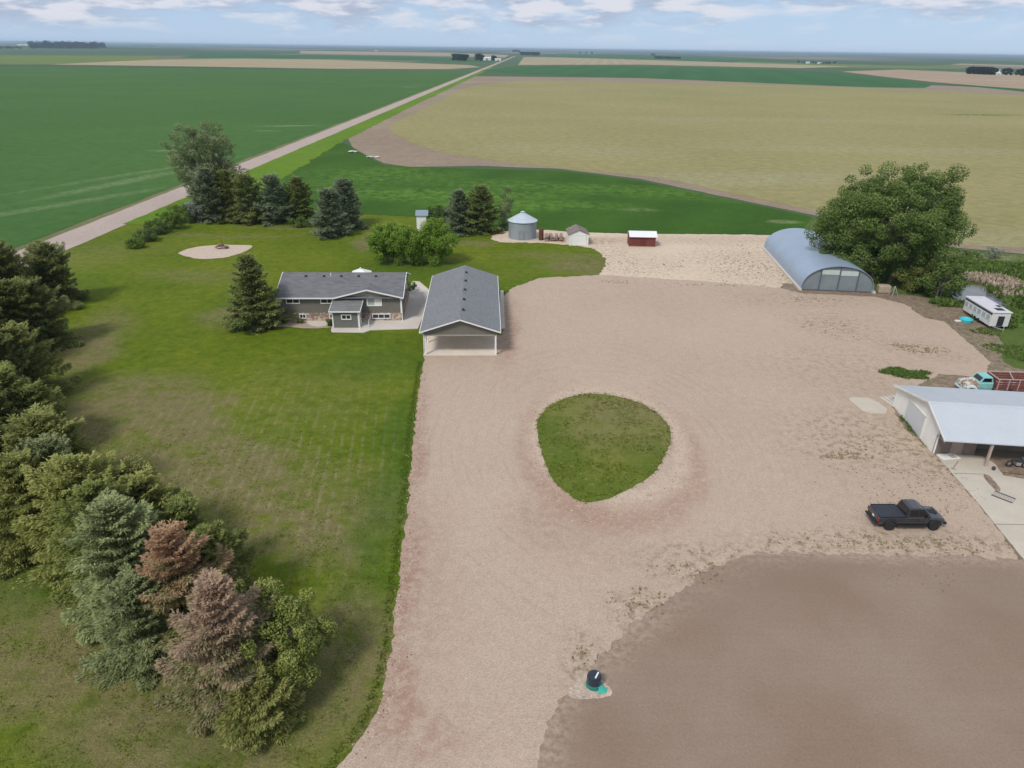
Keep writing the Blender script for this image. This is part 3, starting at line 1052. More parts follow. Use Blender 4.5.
for (px, py, hh, rr_, m_, sd_, lab, ex) in (
        (100, 560, 9.4, 4.3, F_olive, 21, 'yellowish green spruce with pale tips at the upper left of the lower clump', {}),
        (42, 548, 8.4, 4.2, F_olive, 22, 'low olive spruce at the left edge above the lower lawn', {}),
        (140, 612, 9.6, 4.2, F_bluegreen, 23, 'pale blue green spruce between the yellowish spruce and the browning ones', {}),
        (156, 560, 7.6, 3.6, F_olive, 26, 'small green spruce facing the dry lawn behind the pale blue green one', {}),
        (192, 642, 9.4, 3.7, F_rust, 24, 'browning spruce with a narrow rusty top, behind the paler dying one', dict(top_sparse=.5)),
        (150, 545, 7.4, 3.4, F_rowgreen, 37, 'brownish green spruce on the dry lawn side, beside the yellowish one', {}),
        (196, 588, 7.6, 3.2, F_spruce, 38, 'green spruce on the dry lawn side, right behind the rusty top', {}),
        (222, 610, 7.0, 3.3, F_spruce, 27, 'short green spruce facing the dry lawn behind the browning ones', {}),
        (118, 585, 9.0, 3.8, F_spruce, 33, 'green spruce wedged between the yellowish and the pale blue green ones', {}),
        (70, 530, 8.6, 3.9, F_bluegreen, 34, 'pale spruce behind the low olive one at the upper end of the lower clump', {}),
        (152, 655, 6.4, 3.2, F_bluegreen, 35, 'lower pale green spruce on the near side of the rusty topped one', {}),
        (262, 722, 3.6, 2.6, F_olive, 36, 'very low yellowish spruce in front of the dying one and the leafy bush', {}),
        (234, 696, 9.2, 3.9, F_dying, 25, 'dying spruce with pinkish brown needles and bare grey twigs beside the leafy bush', dict(top_sparse=.7, bark=M_barkgrey))):
    spruce('spruce_tree', at(px, py), hh, rr_, m_, lab, sd_, group=GB, **ex, **near2)
broadleaf('leafy_bush', at(288, 676), 'round olive green leafy bush at the right end of the lower left clump', 31, F_olivebush, 'bush', h=6.4, rx=3.0, ry=2.8, rz=3.1, cz=3.1, k=120, clump=.62, n=150, size=.2,
          trunks=3, zmin=.3)

# spruce beside the house
spruce('spruce_tree', at(257, 326), 10.6, 4.5, F_dark, 'lone dark spruce standing on the lawn by the left end of the house', 41, nb=190, dens=55, sl=.40, sw=.08, power=.75, irr=.4)

# row at the back of the lawn
GR = 'trees in the row at the back of the lawn'
row = dict(nb=140, dens=28, sl=.52, sw=.12, power=.55)
spruce('spruce_tree', at(212, 221), 11.8, 5.0, F_blue, 'blue grey spruce at the left end of the back row, below the feathery tree', 51, group=GR, **row)
spruce('spruce_tree', at(231, 220), 11.2, 4.8, F_spruce, 'brownish green spruce second from the left in the back row', 52, group=GR, **row)
spruce('spruce_tree', at(251, 222), 10.6, 4.9, F_dark, 'dark brownish spruce in the middle of the back row', 53, group=GR, **row)
spruce('spruce_tree', at(277, 222), 10.4, 5.0, F_blue, 'broad blue green spruce right of the dark one in the back row', 54, group=GR, **row)
spruce('spruce_tree', at(301, 221), 9.8, 4.5, F_spruce, 'dull green spruce at the right end of the back row, weeds at its foot', 55, group=GR, **row)
spruce('spruce_tree', at(332, 235), 9.6, 4.7, F_blue, 'front blue spruce of the pair right of the back row, wide and pale', 56, group='pair of blue spruces', **row)
spruce('spruce_tree', at(347, 226), 10.4, 4.6, F_blue, 'rear blue spruce of the pair right of the back row, taller and half hidden', 57, group='pair of blue spruces', **row)
spruce('spruce_tree', at(460, 232), 9.0, 4.2, F_blue, 'left spruce of the close pair behind the lawn, its low branches blue grey', 58, group='pair of spruces by the grain bin', **row)
spruce('spruce_tree', at(482, 233), 10.0, 4.7, F_dark, 'right spruce of the close pair, taller and darker, nearer the grain bin', 59, group='pair of spruces by the grain bin', **row)
broadleaf('deciduous_tree', at(212, 203), 'tall feathery pale green tree rising behind the back row beside the road', 61, F_pale, h=20, rx=8.3, ry=6.5, rz=9.6, cz=10.2, k=300, clump=1.15, n=70, size=.40, trunks=2, shell=.3, zmin=1.)
broadleaf('silver_bush', at(196, 222), 'silvery pale bush at the left foot of the blue grey spruce', 62, F_silver, 'bush', h=5, rx=2.3, ry=2, rz=2.5, cz=2.5, k=35, clump=.8, n=60, size=.35, trunks=2)
broadleaf('green_shrub', at(303, 227), 'bright green shrub at the foot of the right end of the back row', 63, F_hedge, 'shrub', h=2.2, rx=3.6, ry=1.5, rz=1.1, cz=1.1, k=26, clump=.6, n=50, size=.3, trunks=3)
broadleaf('green_shrub', at(505, 229), 'slim yellowish green sapling between the dark spruce and the grain bin', 64, F_pale, 'sapling', h=9, rx=1.5, ry=1.4, rz=4.2, cz=4.7, k=40, clump=.6, n=34, size=.32)
broadleaf('round_bush', at(438, 224), 'dark round bush right of the white hut behind the leafy trees', 65, F_hedgedark, 'bush', h=4.2, rx=3, ry=2.4, rz=2.1, cz=2.1, k=30, clump=.9, n=60, size=.4, trunks=3)
# leafy trees behind the house
GC = 'leafy trees behind the house'
for (px, py, hh, rx, sd_, lab) in ((388, 262, 7.6, 3.5, 71, 'left of three round leafy green trees behind the house roof'),
                                   (411, 264, 7.2, 3.3, 72, 'middle of three round leafy green trees, in front of the white hut'),
                                   (437, 263, 8.2, 3.5, 73, 'right and tallest of three round leafy green trees above the garage roof')):
    broadleaf('leafy_tree', at(px, py), lab, sd_, F_leaf, 'tree', GC, h=hh, rx=rx, ry=rx, rz=hh * .43, cz=hh * .54, k=140, clump=.85, n=90, size=.3, shell=.45, zmin=.8)
# hedge by the road
hd = [(136, 248, 1.5, 1.2, F_hedge, 'smallest clipped bush at the near end of the roadside hedge'),
      (148, 241, 2.0, 1.9, F_hedgedark, 'low dark green bush, second from the near end of the roadside hedge'),
      (160, 234, 2.7, 2.3, F_hedgedark, 'dark green bush in the middle of the roadside hedge'),
      (170, 229, 3.3, 2.5, F_hedge, 'lighter green taller bush in the roadside hedge'),
      (181, 223, 3.4, 2.4, F_hedge, 'bright green bush near the far end of the roadside hedge'),
      (190, 219, 3.0, 2.2, F_hedgedark, 'dark bush at the far end of the roadside hedge by the silvery bush')]
for i, (px, py, hh, rx, m_, lab) in enumerate(hd):
    broadleaf('hedge_bush', at(px, py), lab, 80 + i, m_, 'bush', 'hedge along the road', h=hh * 1.2, rx=rx * 1.2, ry=rx, rz=hh * .6, cz=hh * .6, k=34, clump=.7, n=60, size=.3, trunks=3)
# big tree by the arched building
broadleaf('big_tree', at(881, 279), 'huge spreading dark green tree overhanging the arched metal building', 191, F_bigleaf, 'tree', h=19.5, rx=11.6, ry=9.5, rz=9.4, cz=9.7, k=430, clump=1.5, n=190, size=.38,
          trunks=5, shell=.42, zmin=.9, spread=.3)
broadleaf('green_bush', at(938, 296), 'dull green bush at the foot of the huge tree, beside the pond', 92, F_bigleaf, 'bush', h=6, rx=4.6, ry=3.2, rz=3, cz=3, k=60, clump=.95, n=70, size=.4, trunks=4)
broadleaf('green_bush', at(912, 292), 'lighter low bush under the right side of the huge tree', 93, F_olivebush, 'bush', h=4.2, rx=3.2, ry=2.4, rz=2.1, cz=2.1, k=34, clump=.8, n=60, size=.36, trunks=3)
broadleaf('grey_bush', at(990, 258), 'small grey green bush standing at the far edge of the weeds beyond the pond', 94, F_silver, 'bush', h=2.2, rx=1.7, ry=1.3, rz=1.1, cz=1.1, k=14, clump=.55, n=40, size=.3, trunks=2)
broadleaf('grey_bush', at(969, 258), 'low dull bush left of the small grey green one beyond the pond', 95, F_bigleaf, 'bush', h=1.6, rx=2.2, ry=1.2, rz=.8, cz=.8, k=14, clump=.55, n=40, size=.3, trunks=2)


# ------------------------------------------------------------------ loose ground cover (nobody could count it)
def tufts(name, polys, n, size, mat, label, seed, up=.8, hgt=1.):
    rng = np.random.default_rng(seed)
    pts = []
    for (px, py, rx, ry, wt) in polys:
        x, y = at(px, py)
        k = int(n * wt)
        a = rng.uniform(0, 6.28, k)
        q = np.sqrt(rng.random(k)) * (1 + .25 * np.sin(a * 3 + px))
        pts.append(np.stack([x + np.cos(a) * q * rx, y + np.sin(a) * q * ry, np.full(k, .02)], 1))
    C = np.concatenate(pts)
    m = len(C)
    rep = 5
    P0 = np.repeat(C, rep, 0) + rng.normal(0, size * .3, (m * rep, 3)) * np.array([1, 1, 0])
    D = unit(np.stack([rng.normal(0, .7, m * rep), rng.normal(0, .7, m * rep), np.full(m * rep, up)], 1))
    N = unit(rng.normal(0, 1, (m * rep, 3)))
    s = size * rng.uniform(.5, 1.4, m * rep)
    V = kites(P0, D, N, s * hgt, s * .28)
    o = np_mesh(name, V, 4, mat, None, rng.random(m * rep))
    return tag(o, label, 'weeds', None, 'stuff')


F_weed = m_foliage('weed_leaves', (0.080, 0.136, 0.026), (0.136, 0.224, 0.048), (0.208, 0.272, 0.080))
F_weeddry = m_foliage('dry_weeds', (0.198, 0.171, 0.072), (0.342, 0.270, 0.135), (0.468, 0.378, 0.216))
tufts('green_weeds', [(905, 374, 3.0, 1.1, .5), (896, 371, 1.6, .9, .25), (915, 377, 1.6, .8, .25), (911, 425, .5, 2.2, .12), (916, 432, .5, 1.8, .08), (1012, 352, 3, 3, .5), (1018, 312, 3, 4, .3), (985, 332, 2.2, 1.4, .12)], 800, .26, F_weed,
      'green weeds growing in patches on the bare dirt near the white shop', 201)
tufts('dry_weeds', [(845, 456, 2.6, .9, .2), (873, 444, 3, 2, .1), (925, 350, 3.4, 1.4, .25), (905, 346, 2, 1, .12), (850, 540, 9, 1., .2), (930, 548, 9, .9, .16), (930, 445, .9, 4.5, .14), (958, 478, .7, 5, .12), (835, 330, 4, 5, .2), (812, 300, 4, 1.2, .14),
                    (795, 284, 1.2, 9, .22), (742, 270, 7, 9, .22), (700, 285, 12, .8, .15), (640, 600, 2.5, 1.6, .14), (690, 572, 3, 1.2, .1), (590, 662, 1.2, 1.8, .05), (615, 282, 3, 1, .1), (596, 262, 3.5, 6, .25), (628, 262, 2, 8, .16)],
      330, .14, F_weeddry, 'dry brownish weeds scattered over the bare dirt and along the gravel edges', 202)
tufts('dead_reeds', [(966, 280, 4, 1.2, .2), (984, 280, 5, 2., .36), (1000, 286, 3.4, 2.2, .24), (1015, 296, 3, 2., .1)], 380, .8, F_reed, 'pale dead reeds standing along the far bank of the pond', 203, 1.4, 1.2)
tufts('tall_weeds', [(960, 265, 9, 4, .3), (1000, 270, 9, 6, .5), (935, 270, 6, 5, .25), (1020, 300, 4, 6, .25), (1000, 322, 3.5, 2.5, .2), (950, 305, 3, 1.2, .12)], 900, .8, F_weed, 'tall green weeds growing thickly round the pond', 204, 1.2)
# rough tussocks at the lawn's gravel edge
ep = P((424, 362), (419, 390), (413, 440), (408, 500), (401, 560), (395, 610), (390, 660), (380, 700), (368, 728), (345, 757), (322, 790))
rng = np.random.default_rng(5)
edge_pts = catmull(ep, False, .05)


def edge_tufts(name, line, mat, label, seed, size, off, sd_, z0=.01):
    rng = np.random.default_rng(seed)
    C = np.array([(x, y, z0) for x, y in line])
    C = C + rng.normal(0, sd_, C.shape) * np.array([1, 1, 0]) + np.array([off, 0, 0])
    m = len(C)
    rep = 4
    P0 = np.repeat(C, rep, 0) + rng.normal(0, .08, (m * rep, 3)) * np.array([1, 1, 0])
    D = unit(np.stack([rng.normal(0, .7, m * rep), rng.normal(0, .7, m * rep), np.full(m * rep, .8)], 1))
    N = unit(rng.normal(0, 1, (m * rep, 3)))
    s = size * rng.uniform(.5, 1.4, m * rep)
    o = np_mesh(name, kites(P0, D, N, s, s * .25), 4, mat, None, rng.random(m * rep))
    return tag(o, label, 'grass', None, 'stuff')


F_lawn = m_foliage('lawn_blades', (.09, .13, .008), (.16, .20, .02), (.26, .25, .08), transl=.3)
F_grass = m_foliage('grass_blades', (.080, .135, .012), (.13, .19, .022), (.20, .24, .04))
edge_tufts('grass_tufts', edge_pts, F_grass, 'rough uncut grass along the left edge of the gravel drive', 301, .13, -.5, .2)


ISL_A = sorted((math.atan2(y - icy, x - icx), math.hypot(x - icx, y - icy)) for x, y in ring)
ISL_ang = np.array([a for a, _ in ISL_A])
ISL_rad = np.array([r for _, r in ISL_A])


def mound_z(x, y):
    k = np.hypot(x - icx, y - icy) / np.interp(np.arctan2(y - icy, x - icx), ISL_ang, ISL_rad, period=2 * math.pi)
    return np.where(k > 1, .02, np.interp(k, [p[0] for p in prof_isl[::-1]], [p[1] for p in prof_isl[::-1]])), k


def lawn_tufts(label, boxes, seed, size, mound=False):
    rng = np.random.default_rng(seed)
    Cs = []
    for (x0, x1, y0, y1, n_) in boxes:
        c = np.stack([rng.uniform(x0, x1, n_), rng.uniform(y0, y1, n_), np.full(n_, .005)], 1)
        keep = np.array([mnoise.noise((p[0] * .35, p[1] * .35, 2.)) + .5 * mnoise.noise((p[0] * 1.6, p[1] * 1.6, 5.)) > -.05 for p in c])
        c = c[keep]
        if mound:
            zz, kk = mound_z(c[:, 0], c[:, 1])
            c[:, 2] = zz
            c = c[kk < 1.01]
        Cs.append(c)
    C = np.concatenate(Cs)
    rep_ = 4
    m = len(C) * rep_
    P0 = np.repeat(C, rep_, 0) + rng.normal(0, size * .5, (m, 3)) * np.array([1, 1, 0])
    D = unit(np.stack([rng.normal(0, .8, m), rng.normal(0, .8, m), np.full(m, .35)], 1))
    N = unit(rng.normal(0, 1, (m, 3)))
    sz = size * rng.uniform(.5, 1.4, m)
    o = np_mesh('grass_tufts', kites(P0, D, N, sz, sz * .3), 4, F_lawn, None, rng.random(m))
    return tag(o, label, 'grass', None, 'stuff')


lawn_tufts('rough uneven grass tufts over the lower left lawn', [(-40, -9.8, 22, 48, 9000), (-46, -10.5, 48, 66, 4500)], 303, .10)
lawn_tufts('grass tufts over the green island in the drive', [(2.4, 17.4, 53, 76.2, 5000)], 304, .13, True)
edge_tufts('grass_tufts', ring, F_grass, 'rough grass round the rim of the green island in the drive', 302, .14, 0, .12, .08)


def stones(name, line, n, smin, smax, sd_, mat, label, seed):
    rng = random.Random(seed)
    mb = MB()
    for _ in range(n):
        x, y = rng.choice(line)
        x += rng.gauss(0, sd_)
        y += rng.gauss(0, sd_)
        s = rng.uniform(smin, smax)
        a, b, c_ = s * rng.uniform(.6, 1.2), s * rng.uniform(.6, 1.2), s * rng.uniform(.4, .8)
        t = rng.uniform(0, 3)
        ca, sa = math.cos(t), math.sin(t)
        pr = [(a, 0, 0), (0, b, 0), (-a, 0, 0), (0, -b, 0)]
        pr = [(x + p * ca - q * sa, y + p * sa + q * ca, .02 + r) for p, q, r in pr]
        mb.add(pr + [(x + a * .2, y, .02 + c_)], [(0, 1, 4), (1, 2, 4), (2, 3, 4), (3, 0, 4)])
    o = mb.build(name, mat, recalc=False)
    return tag(o, label, 'stones', None, 'stuff')


def m_stones():
    g = G('mixed_stones')
    c = g.ramp(g.island(), [(0, (.13, .095, .08)), (.3, (.30, .20, .15)), (.6, (.42, .33, .26)), (1, (.55, .47, .40))])
    return g.out(c, .9)


M_stones = m_stones()
line_isl = catmull(grow(ISL, 1.10, .2, .1), True, .1)
line_isl2 = catmull(grow(ISL, 1.20, .5, -.6), True, .1)
stones('loose_stones', [(x + .5, y) for x, y in edge_pts], 900, .03, .09, .35, M_stones, 'loose reddish stones strewn along the lawn edge of the drive', 401)
stones('loose_stones', line_isl + line_isl2, 900, .03, .09, .35, M_stones, 'loose stones strewn in a ring round the green island', 402)
dl = [at(740 + random.gauss(0, 22), 262 + random.gauss(0, 12)) for _ in range(90)] + [at(640 + random.gauss(0, 30), 268 + random.gauss(0, 6)) for _ in range(40)]
stones('loose_clods', dl, 200, .06, .22, .9, mk('clods', (.17, .12, .085), .3), 'dark clods scattered over the sandy pad beside the arched building', 403)
dl = [at(920 + random.gauss(0, 45), 470 + random.gauss(0, 45)) for _ in range(300)]
dl = [p for p in dl if p[1] < 62 and p[0] < 43 + (p[1] - 62) * .1]
stones('loose_clods', dl, 500, .03, .12, .4, mk('clods', (.17, .12, .085), .3), 'small clods strewn over the dirt round the black pickup', 404)

# ------------------------------------------------------------------ building materials
M_white = mk('white_trim_paint', (.78, .78, .76), .05, 2, .5)
M_offwhite = mk('weathered_white_paint', (.72, .70, .65), .12, .8, .65)


def m_shingle(name, col):
    g = G(name)
    v = g.obj()
    sx = g.node('ShaderNodeTexBrick')
    g.put(sx.inputs['Vector'], g.mapping(v, (0, 0, 0), 0, (1, 1, 1)))
    sx.inputs['Scale'].default_value = 1.0
    sx.inputs['Brick Width'].default_value = .9
    sx.inputs['Row Height'].default_value = .28
    sx.inputs['Mortar Size'].default_value = .012
    sx.inputs['Color1'].default_value = (*scl(col, .82), 1)
    sx.inputs['Color2'].default_value = (*scl(col, 1.18), 1)
    sx.inputs['Mortar'].default_value = (*scl(col, .6), 1)
    f = g.noise(v, .5, 5)
    c = g.mix(g.mr(f, .3, .7, 0, .4), sx.outputs['Color'], scl(col, 1.12))
    c = g.mix(1., c, g.node_rgb(g.mr(g.noise(v, 14, 4, .7), .3, .7, .85, 1.15, False)), 'MULTIPLY')
    return g.out(c, .9, g.bump(g.noise(v, 18, 3), .4, .02), spec=.2)


M_shingle = m_shingle('grey_shingles', (.150, .152, .160))
M_shingle2 = m_shingle('pale_grey_shingles', (.17, .175, .17))
M_shingle_lr = M_shingle


def m_siding(name, col, per=9., var=.06):
    g = G(name)
    v = g.obj()
    z = g.sep(v)[2]
    saw = g.math('FRACT', g.math('MULTIPLY', z, per / 1.8))
    c = g.ramp(g.noise(v, 1.2, 4), [(.3, scl(col, 1 - var)), (.7, scl(col, 1 + var))])
    c = g.mix(g.mr(saw, .0, .12, .35, 0), c, scl(col, .5))
    return g.out(c, .65, g.bump(saw, .4, .02))


M_siding = m_siding('taupe_lap_siding', (.165, .155, .135))
M_sidingpale = m_siding('pale_soffit_boards', (.34, .315, .27))


def m_stone():
    g = G('stone_veneer')
    v = g.mapping(g.obj(), (0, 0, 0), 0, (1, 1, 1.6))
    cs = g.sep(g.vor(v, 2.6, 'Color'))
    c = g.ramp(cs[0], [(0, (.46, .36, .29)), (.25, (.30, .16, .12)), (.45, (.58, .5, .42)), (.65, (.21, .17, .15)), (.8, (.40, .25, .18)), (1, (.62, .56, .5))], 'CONSTANT')
    ed = g.vor(v, 2.6, 'Distance', 'DISTANCE_TO_EDGE')
    c = g.mix(g.mr(ed, 0, .05, 1, 0), c, (.45, .40, .34))
    return g.out(c, .9, g.bump(g.mr(ed, 0, .1, 0, 1), .8, .05))


M_stone = m_stone()
M_glass = mk('dark_window_glass', (.025, .03, .035), .2, 1, .08, spec=.6)
M_glasspale = mk('curtained_window', (.36, .40, .40), .15, 1, .15, spec=.6)


def m_concrete(name, col, joint=0.):
    g = G(name)
    v = g.obj()
    c = g.ramp(g.math('ADD', g.math('MULTIPLY', g.noise(v, .35, 5), .6), g.math('MULTIPLY', g.noise(v, 5, 5, .7), .4)), [(.3, scl(col, .85)), (.7, scl(col, 1.1))])
    st = g.mr(g.noise(v, 1.1, 5, .7), .62, .75, 0, .35)
    c = g.mix(st, c, scl(col, .55))
    return g.out(c, .85, g.bump(g.noise(v, 25, 3), .2, .01))


M_conc = m_concrete('pale_concrete', (.56, .51, .45))
M_conc2 = m_concrete('shop_concrete', (.50, .45, .37))
M_floor = m_concrete('carport_concrete', (.66, .58, .49))
M_vent = mk('dark_vent_metal', (.03, .03, .035), .2)


def m_corr(name, col, axis='Y', freq=1.6, metal=.0, rough=.45, var=.06, strength=.5, rust=0.):
    g = G(name)
    v = g.obj()
    wv = g.wave(v, freq, 0, axis)
    c = g.ramp(g.noise(v, .4, 5), [(.3, scl(col, 1 - var)), (.7, scl(col, 1 + var))])
    if rust:
        c = g.mix(g.mr(g.noise(v, .9, 6, .7), .6, .75, 0, rust), c, (.22, .12, .07))
    c = g.mix(g.mr(wv, 0, .2, .12, 0), c, scl(col, .6))
    return g.out(c, rough, g.bump(wv, strength, .04), metal, .4)


def window(parent, x0, x1, z0, z1, y, n=2, frame=.1, glass=None, depth=.08, sign=-1, axis='y', ft=None):
    """framed window on a wall plane; its frame is one mesh, its glazing another below it"""
    def bx(mb, a0, a1, d0, d1, c0, c1):
        d0, d1 = min(d0, d1), max(d0, d1)
        return mb.box(a0, a1, d0, d1, c0, c1) if axis == 'y' else mb.box(d0, d1, a0, a1, c0, c1)
    fr = MB()
    o = y + sign * depth
    bx(fr, x0, x1, y, o, z0, z0 + frame)
    bx(fr, x0, x1, y, o, z1 - frame, z1)
    bx(fr, x0, x0 + frame, y, o, z0 + frame, z1 - frame)
    bx(fr, x1 - frame, x1, y, o, z0 + frame, z1 - frame)
    for i in range(1, n):
        xm = x0 + frame + (x1 - x0 - 2 * frame) * i / n
        bx(fr, xm - frame * .3, xm + frame * .3, y, o - sign * .02, z0 + frame, z1 - frame)
    f = fr.build('window', M_white, parent)
    gl = MB()
    bx(gl, x0 + frame, x1 - frame, y + sign * .01, y + sign * .03, z0 + frame, z1 - frame)
    gl.build('pane', glass or M_glass, f)
    return f


def gable_roof_x(x0, x1, y0, y1, ze, zr, t=.18, yr=None):
    """chevron roof profile extruded along x (ridge along x)"""
    ym = (y0 + y1) / 2 if yr is None else yr
    return MB().ext([(y0, ze), (ym, zr), (y1, ze), (y1, ze - t), (ym, zr - t), (y0, ze - t)], 'x', x0, x1)


# ------------------------------------------------------------------ house
HX, HY = -34.3, 99.05      # front left corner of the walls
house = empty('house', (HX, HY, 0), R(2.6), 'single storey taupe house with stone base, grey shingle roof and small front porch', 'house')
W_, D_ = 17.75, 11.0
ZE, ZR = 3.78, 5.85
mb = MB().ext([(0, 1.28), (0, ZE - .12), (D_ / 2, ZR - .3), (D_, ZE - .12), (D_, 1.28)], 'x', 0, W_)
mb.build('wall', M_siding, house)
MB().box(-.06, W_ + .06, -.06, D_ + .06, 0, 1.28).build('stone_base', M_stone, house)
rf = gable_roof_x(-.45, W_ + .42, -.52, D_ + .52, ZE, ZR, .12).build('roof', M_shingle, house)
# cross gable over the right half
gx0, gx1 = 8.15, W_ + .44
gm = (gx0 + gx1) / 2 - .25
gz = 5.0
yb = -.52 + (gz - ZE) / (ZR - ZE) * (D_ / 2 + .52) + .3
cg = MB()
cg.ext([(gx0, ZE + .02), (gm, gz), (gx1, ZE + .02), (gx1, ZE - .10), (gm, gz - .12), (gx0, ZE - .10)], 'y', -.62, yb)
cg.build('gable_roof', M_shingle, house)
mb = MB().ext([(gx0 + .5, ZE - .14), (gm, gz - .16), (gx1 - .5, ZE - .14)], 'y', -.10, .5)
mb.build('gable_panel', M_sidingpale, house)
MB().bar((gx0 - .05, -.66, ZE - .04), (gm, -.66, gz - .03), .06, .2).bar((gm, -.66, gz - .03), (gx1 + .03, -.66, ZE - .04), .06, .2).build('gable_fascia', M_white, house)
MB().box(-.47, gx0, -.60, -.53, ZE - .17, ZE + .01).build('fascia', M_white, house)
for xx in (W_ + .46, -.49):
    MB().bar((xx, -.55, ZE - .05), (xx, D_ / 2, ZR - .05), .07, .2).bar((xx, D_ / 2, ZR - .05), (xx, D_ + .55, ZE - .05), .07, .2).build('rake_board', M_white, house)
for x in (-.03, W_ - .10):
    MB().box(x, x + .16, -.10, .02, 1.28, ZE - .15).build('corner_board', M_white, house)
MB().tube([(W_ + .3, -.45, ZE - .2), (W_ + .12, -.14, ZE - .5), (W_ + .12, -.14, .2), (W_ + .12, -.5, .05)], .06, 6).build('downspout', M_white, house)
MB().tube([(-.2, -.45, ZE - .2), (-.1, -.14, ZE - .5), (-.1, -.14, .2), (-.1, -.5, .05)], .06, 6).build('downspout', M_white, house)
window(house, 1.0, 3.0, 2.72, 3.52, 0, 2, .13)
window(house, 6.0, 8.0, 2.72, 3.52, 0, 2, .13)
wf = window(house, 12.75, 14.95, 2.35, 3.75, 0, 1, .15, M_glasspale)
MB().box(13.85, 14.8, -.045, -.032, 2.5, 3.6).build('blind', M_offwhite, wf)
window(house, 2.7, 3.7, .42, 1.18, -.06, 2, .12)
window(house, 7.1, 8.1, .42, 1.18, -.06, 2, .12)
window(house, 13.4, 16.1, .38, 1.18, -.06, 3, .12)
window(house, 4.4, 6.2, 2.5, 3.6, W_, 2, .13, sign=1, axis='x')
window(house, 7.8, 8.9, 2.5, 3.6, W_, 1, .13, sign=1, axis='x')
for i, x in enumerate((3.0, 5.7, 8.3, 10.9, 13.5)):
    yv = D_ / 2 - 1.0
    zv = ZE + (ZR - ZE) * (yv + .52) / (D_ / 2 + .52)
    MB().box(x, x + .34, yv - .16, yv + .2, zv - .1, zv + .16).build('roof_vent', M_vent, rf, bevel=.03)
yv = D_ / 2 - .9
zv = ZE + (ZR - ZE) * (yv + .52) / (D_ / 2 + .52)
MB().tube([(6.9, yv, zv - .1), (6.9, yv, zv + .45)], .07, 8).build('vent_pipe', M_white, rf)
# entry porch
ex0, ex1, ey = 8.15, 11.95, -3.1
MB().ext([(ey, .16), (ey, 2.55), (-.06, 3.1), (-.06, .16)], 'x', ex0, ex1).build('porch_wall', m_siding('grey_porch_siding', (.15, .155, .14)), house)
MB().ext([(ey - .35, 2.60), (-.04, 3.22), (-.04, 3.34), (ey - .35, 2.72)], 'x', ex0 - .3, ex1 + .3).build('porch_roof', M_shingle2, house)
MB().box(ex0 - .36, ex1 + .36, ey - .42, ey - .352, 2.56, 2.74).bar((ex1 + .33, ey - .4, 2.66), (ex1 + .33, -.05, 3.28), .06, .18).bar((ex0 - .33, ey - .4, 2.66), (ex0 - .33, -.05, 3.28), .06, .18).build('porch_fascia', M_white, house)
for x in (ex0 - .02, ex1 - .14):
    MB().box(x, x + .16, ey - .03, ey + .1, .16, 2.58).build('porch_corner', M_white, house)
window(house, ex0 + 1.3, ex0 + 2.75, 1.35, 2.15, ey, 2, .13)
d = MB().box(ex1 + .002, ex1 + .06, ey + .9, ey + 1.95, .2, 2.3).build('door', M_white, house)
MB().box(ex1 + .062, ex1 + .07, ey + 1.1, ey + 1.75, 1.2, 2.1).build('pane', M_glasspale, d)
MB().tube([(ex1 + .06, ey + 1.82, 1.15), (ex1 + .13, ey + 1.82, 1.15)], .035, 8).build('handle_or_glint', M_vent, d)
MB().tube([(ex1 + .32, ey - .3, 2.6), (ex1 + .1, ey - .12, 2.2), (ex1 + .1, ey - .12, .2), (ex1 + .1, ey - .8, .06)], .055, 6).build('porch_downspout', M_white, house)
rl = MB()
for yy in (ey + .3, ey + 2.4):
    rl.bar((ex1 + 1.3, yy, .1), (ex1 + 1.3, yy, 1.05), .05)
rl.bar((ex1 + 1.3, ey + .3, 1.05), (ex1 + 1.3, ey + 2.4, 1.05), .05).bar((ex1 + 1.3, ey + .3, .6), (ex1 + 1.3, ey + 2.4, .6), .04)
rl.build('railing', M_white, house)
MB().box(ex1 + .01, ex1 + 1.4, ey + .2, ey + 2.5, .1, .2).build('step', M_conc, house, bevel=.02)

# concrete walks around the house
sheet('patio', P((331, 331), (333, 322), (365, 317), (395, 316), (404, 316), (408, 300), (411, 284), (413, 281.5), (419.5, 282), (429, 290), (426, 310), (418, 329), (371, 330.5), (364, 333), (332, 332.5)), .10, M_conc, False, 1, .0, thick=.1)
sheet('garage_side_slab', P((500.5, 291), (503.5, 291), (505, 329), (499, 329)), .09, M_conc, False, 1, 0, thick=.1)
# planting bed
sheet('planting_bed', P((272, 325), (284, 320), (300, 321), (334, 322), (334, 327), (310, 329), (285, 327), (273, 328)), .06, mk('bed_mulch', (.36, .29, .21), .3, 3, .95, .5, 8), True, .5, .15)
sheet('white_rock_bed', P((306, 321), (326, 321), (328, 325), (318, 327), (309, 325)), .075, mk('white_rock', (.55, .50, .43), .25, 4, .95, .8, 5), True, .3, .12)
broadleaf('garden_shrub', at(300.5, 323.5), 'small yellow green shrub in the stone bed under the lower left window', 96, F_olivebush, 'shrub', h=.8, rx=.6, ry=.5, rz=.4, cz=.42, k=14, clump=.22, n=40, size=.14, trunks=2, zmin=.1)
broadleaf('garden_shrub', at(330.5, 326), 'dark green shrub tucked against the left side of the porch', 97, F_hedgedark, 'shrub', h=1.0, rx=.7, ry=.5, rz=.5, cz=.5, k=14, clump=.25, n=40, size=.16, trunks=2, zmin=.1)
broadleaf('garden_shrub', at(284, 324), 'low green plant at the left corner of the house, by the lone spruce', 98, F_hedge, 'shrub', h=.7, rx=.6, ry=.4, rz=.35, cz=.35, k=10, clump=.22, n=36, size=.14, trunks=2, zmin=.1)
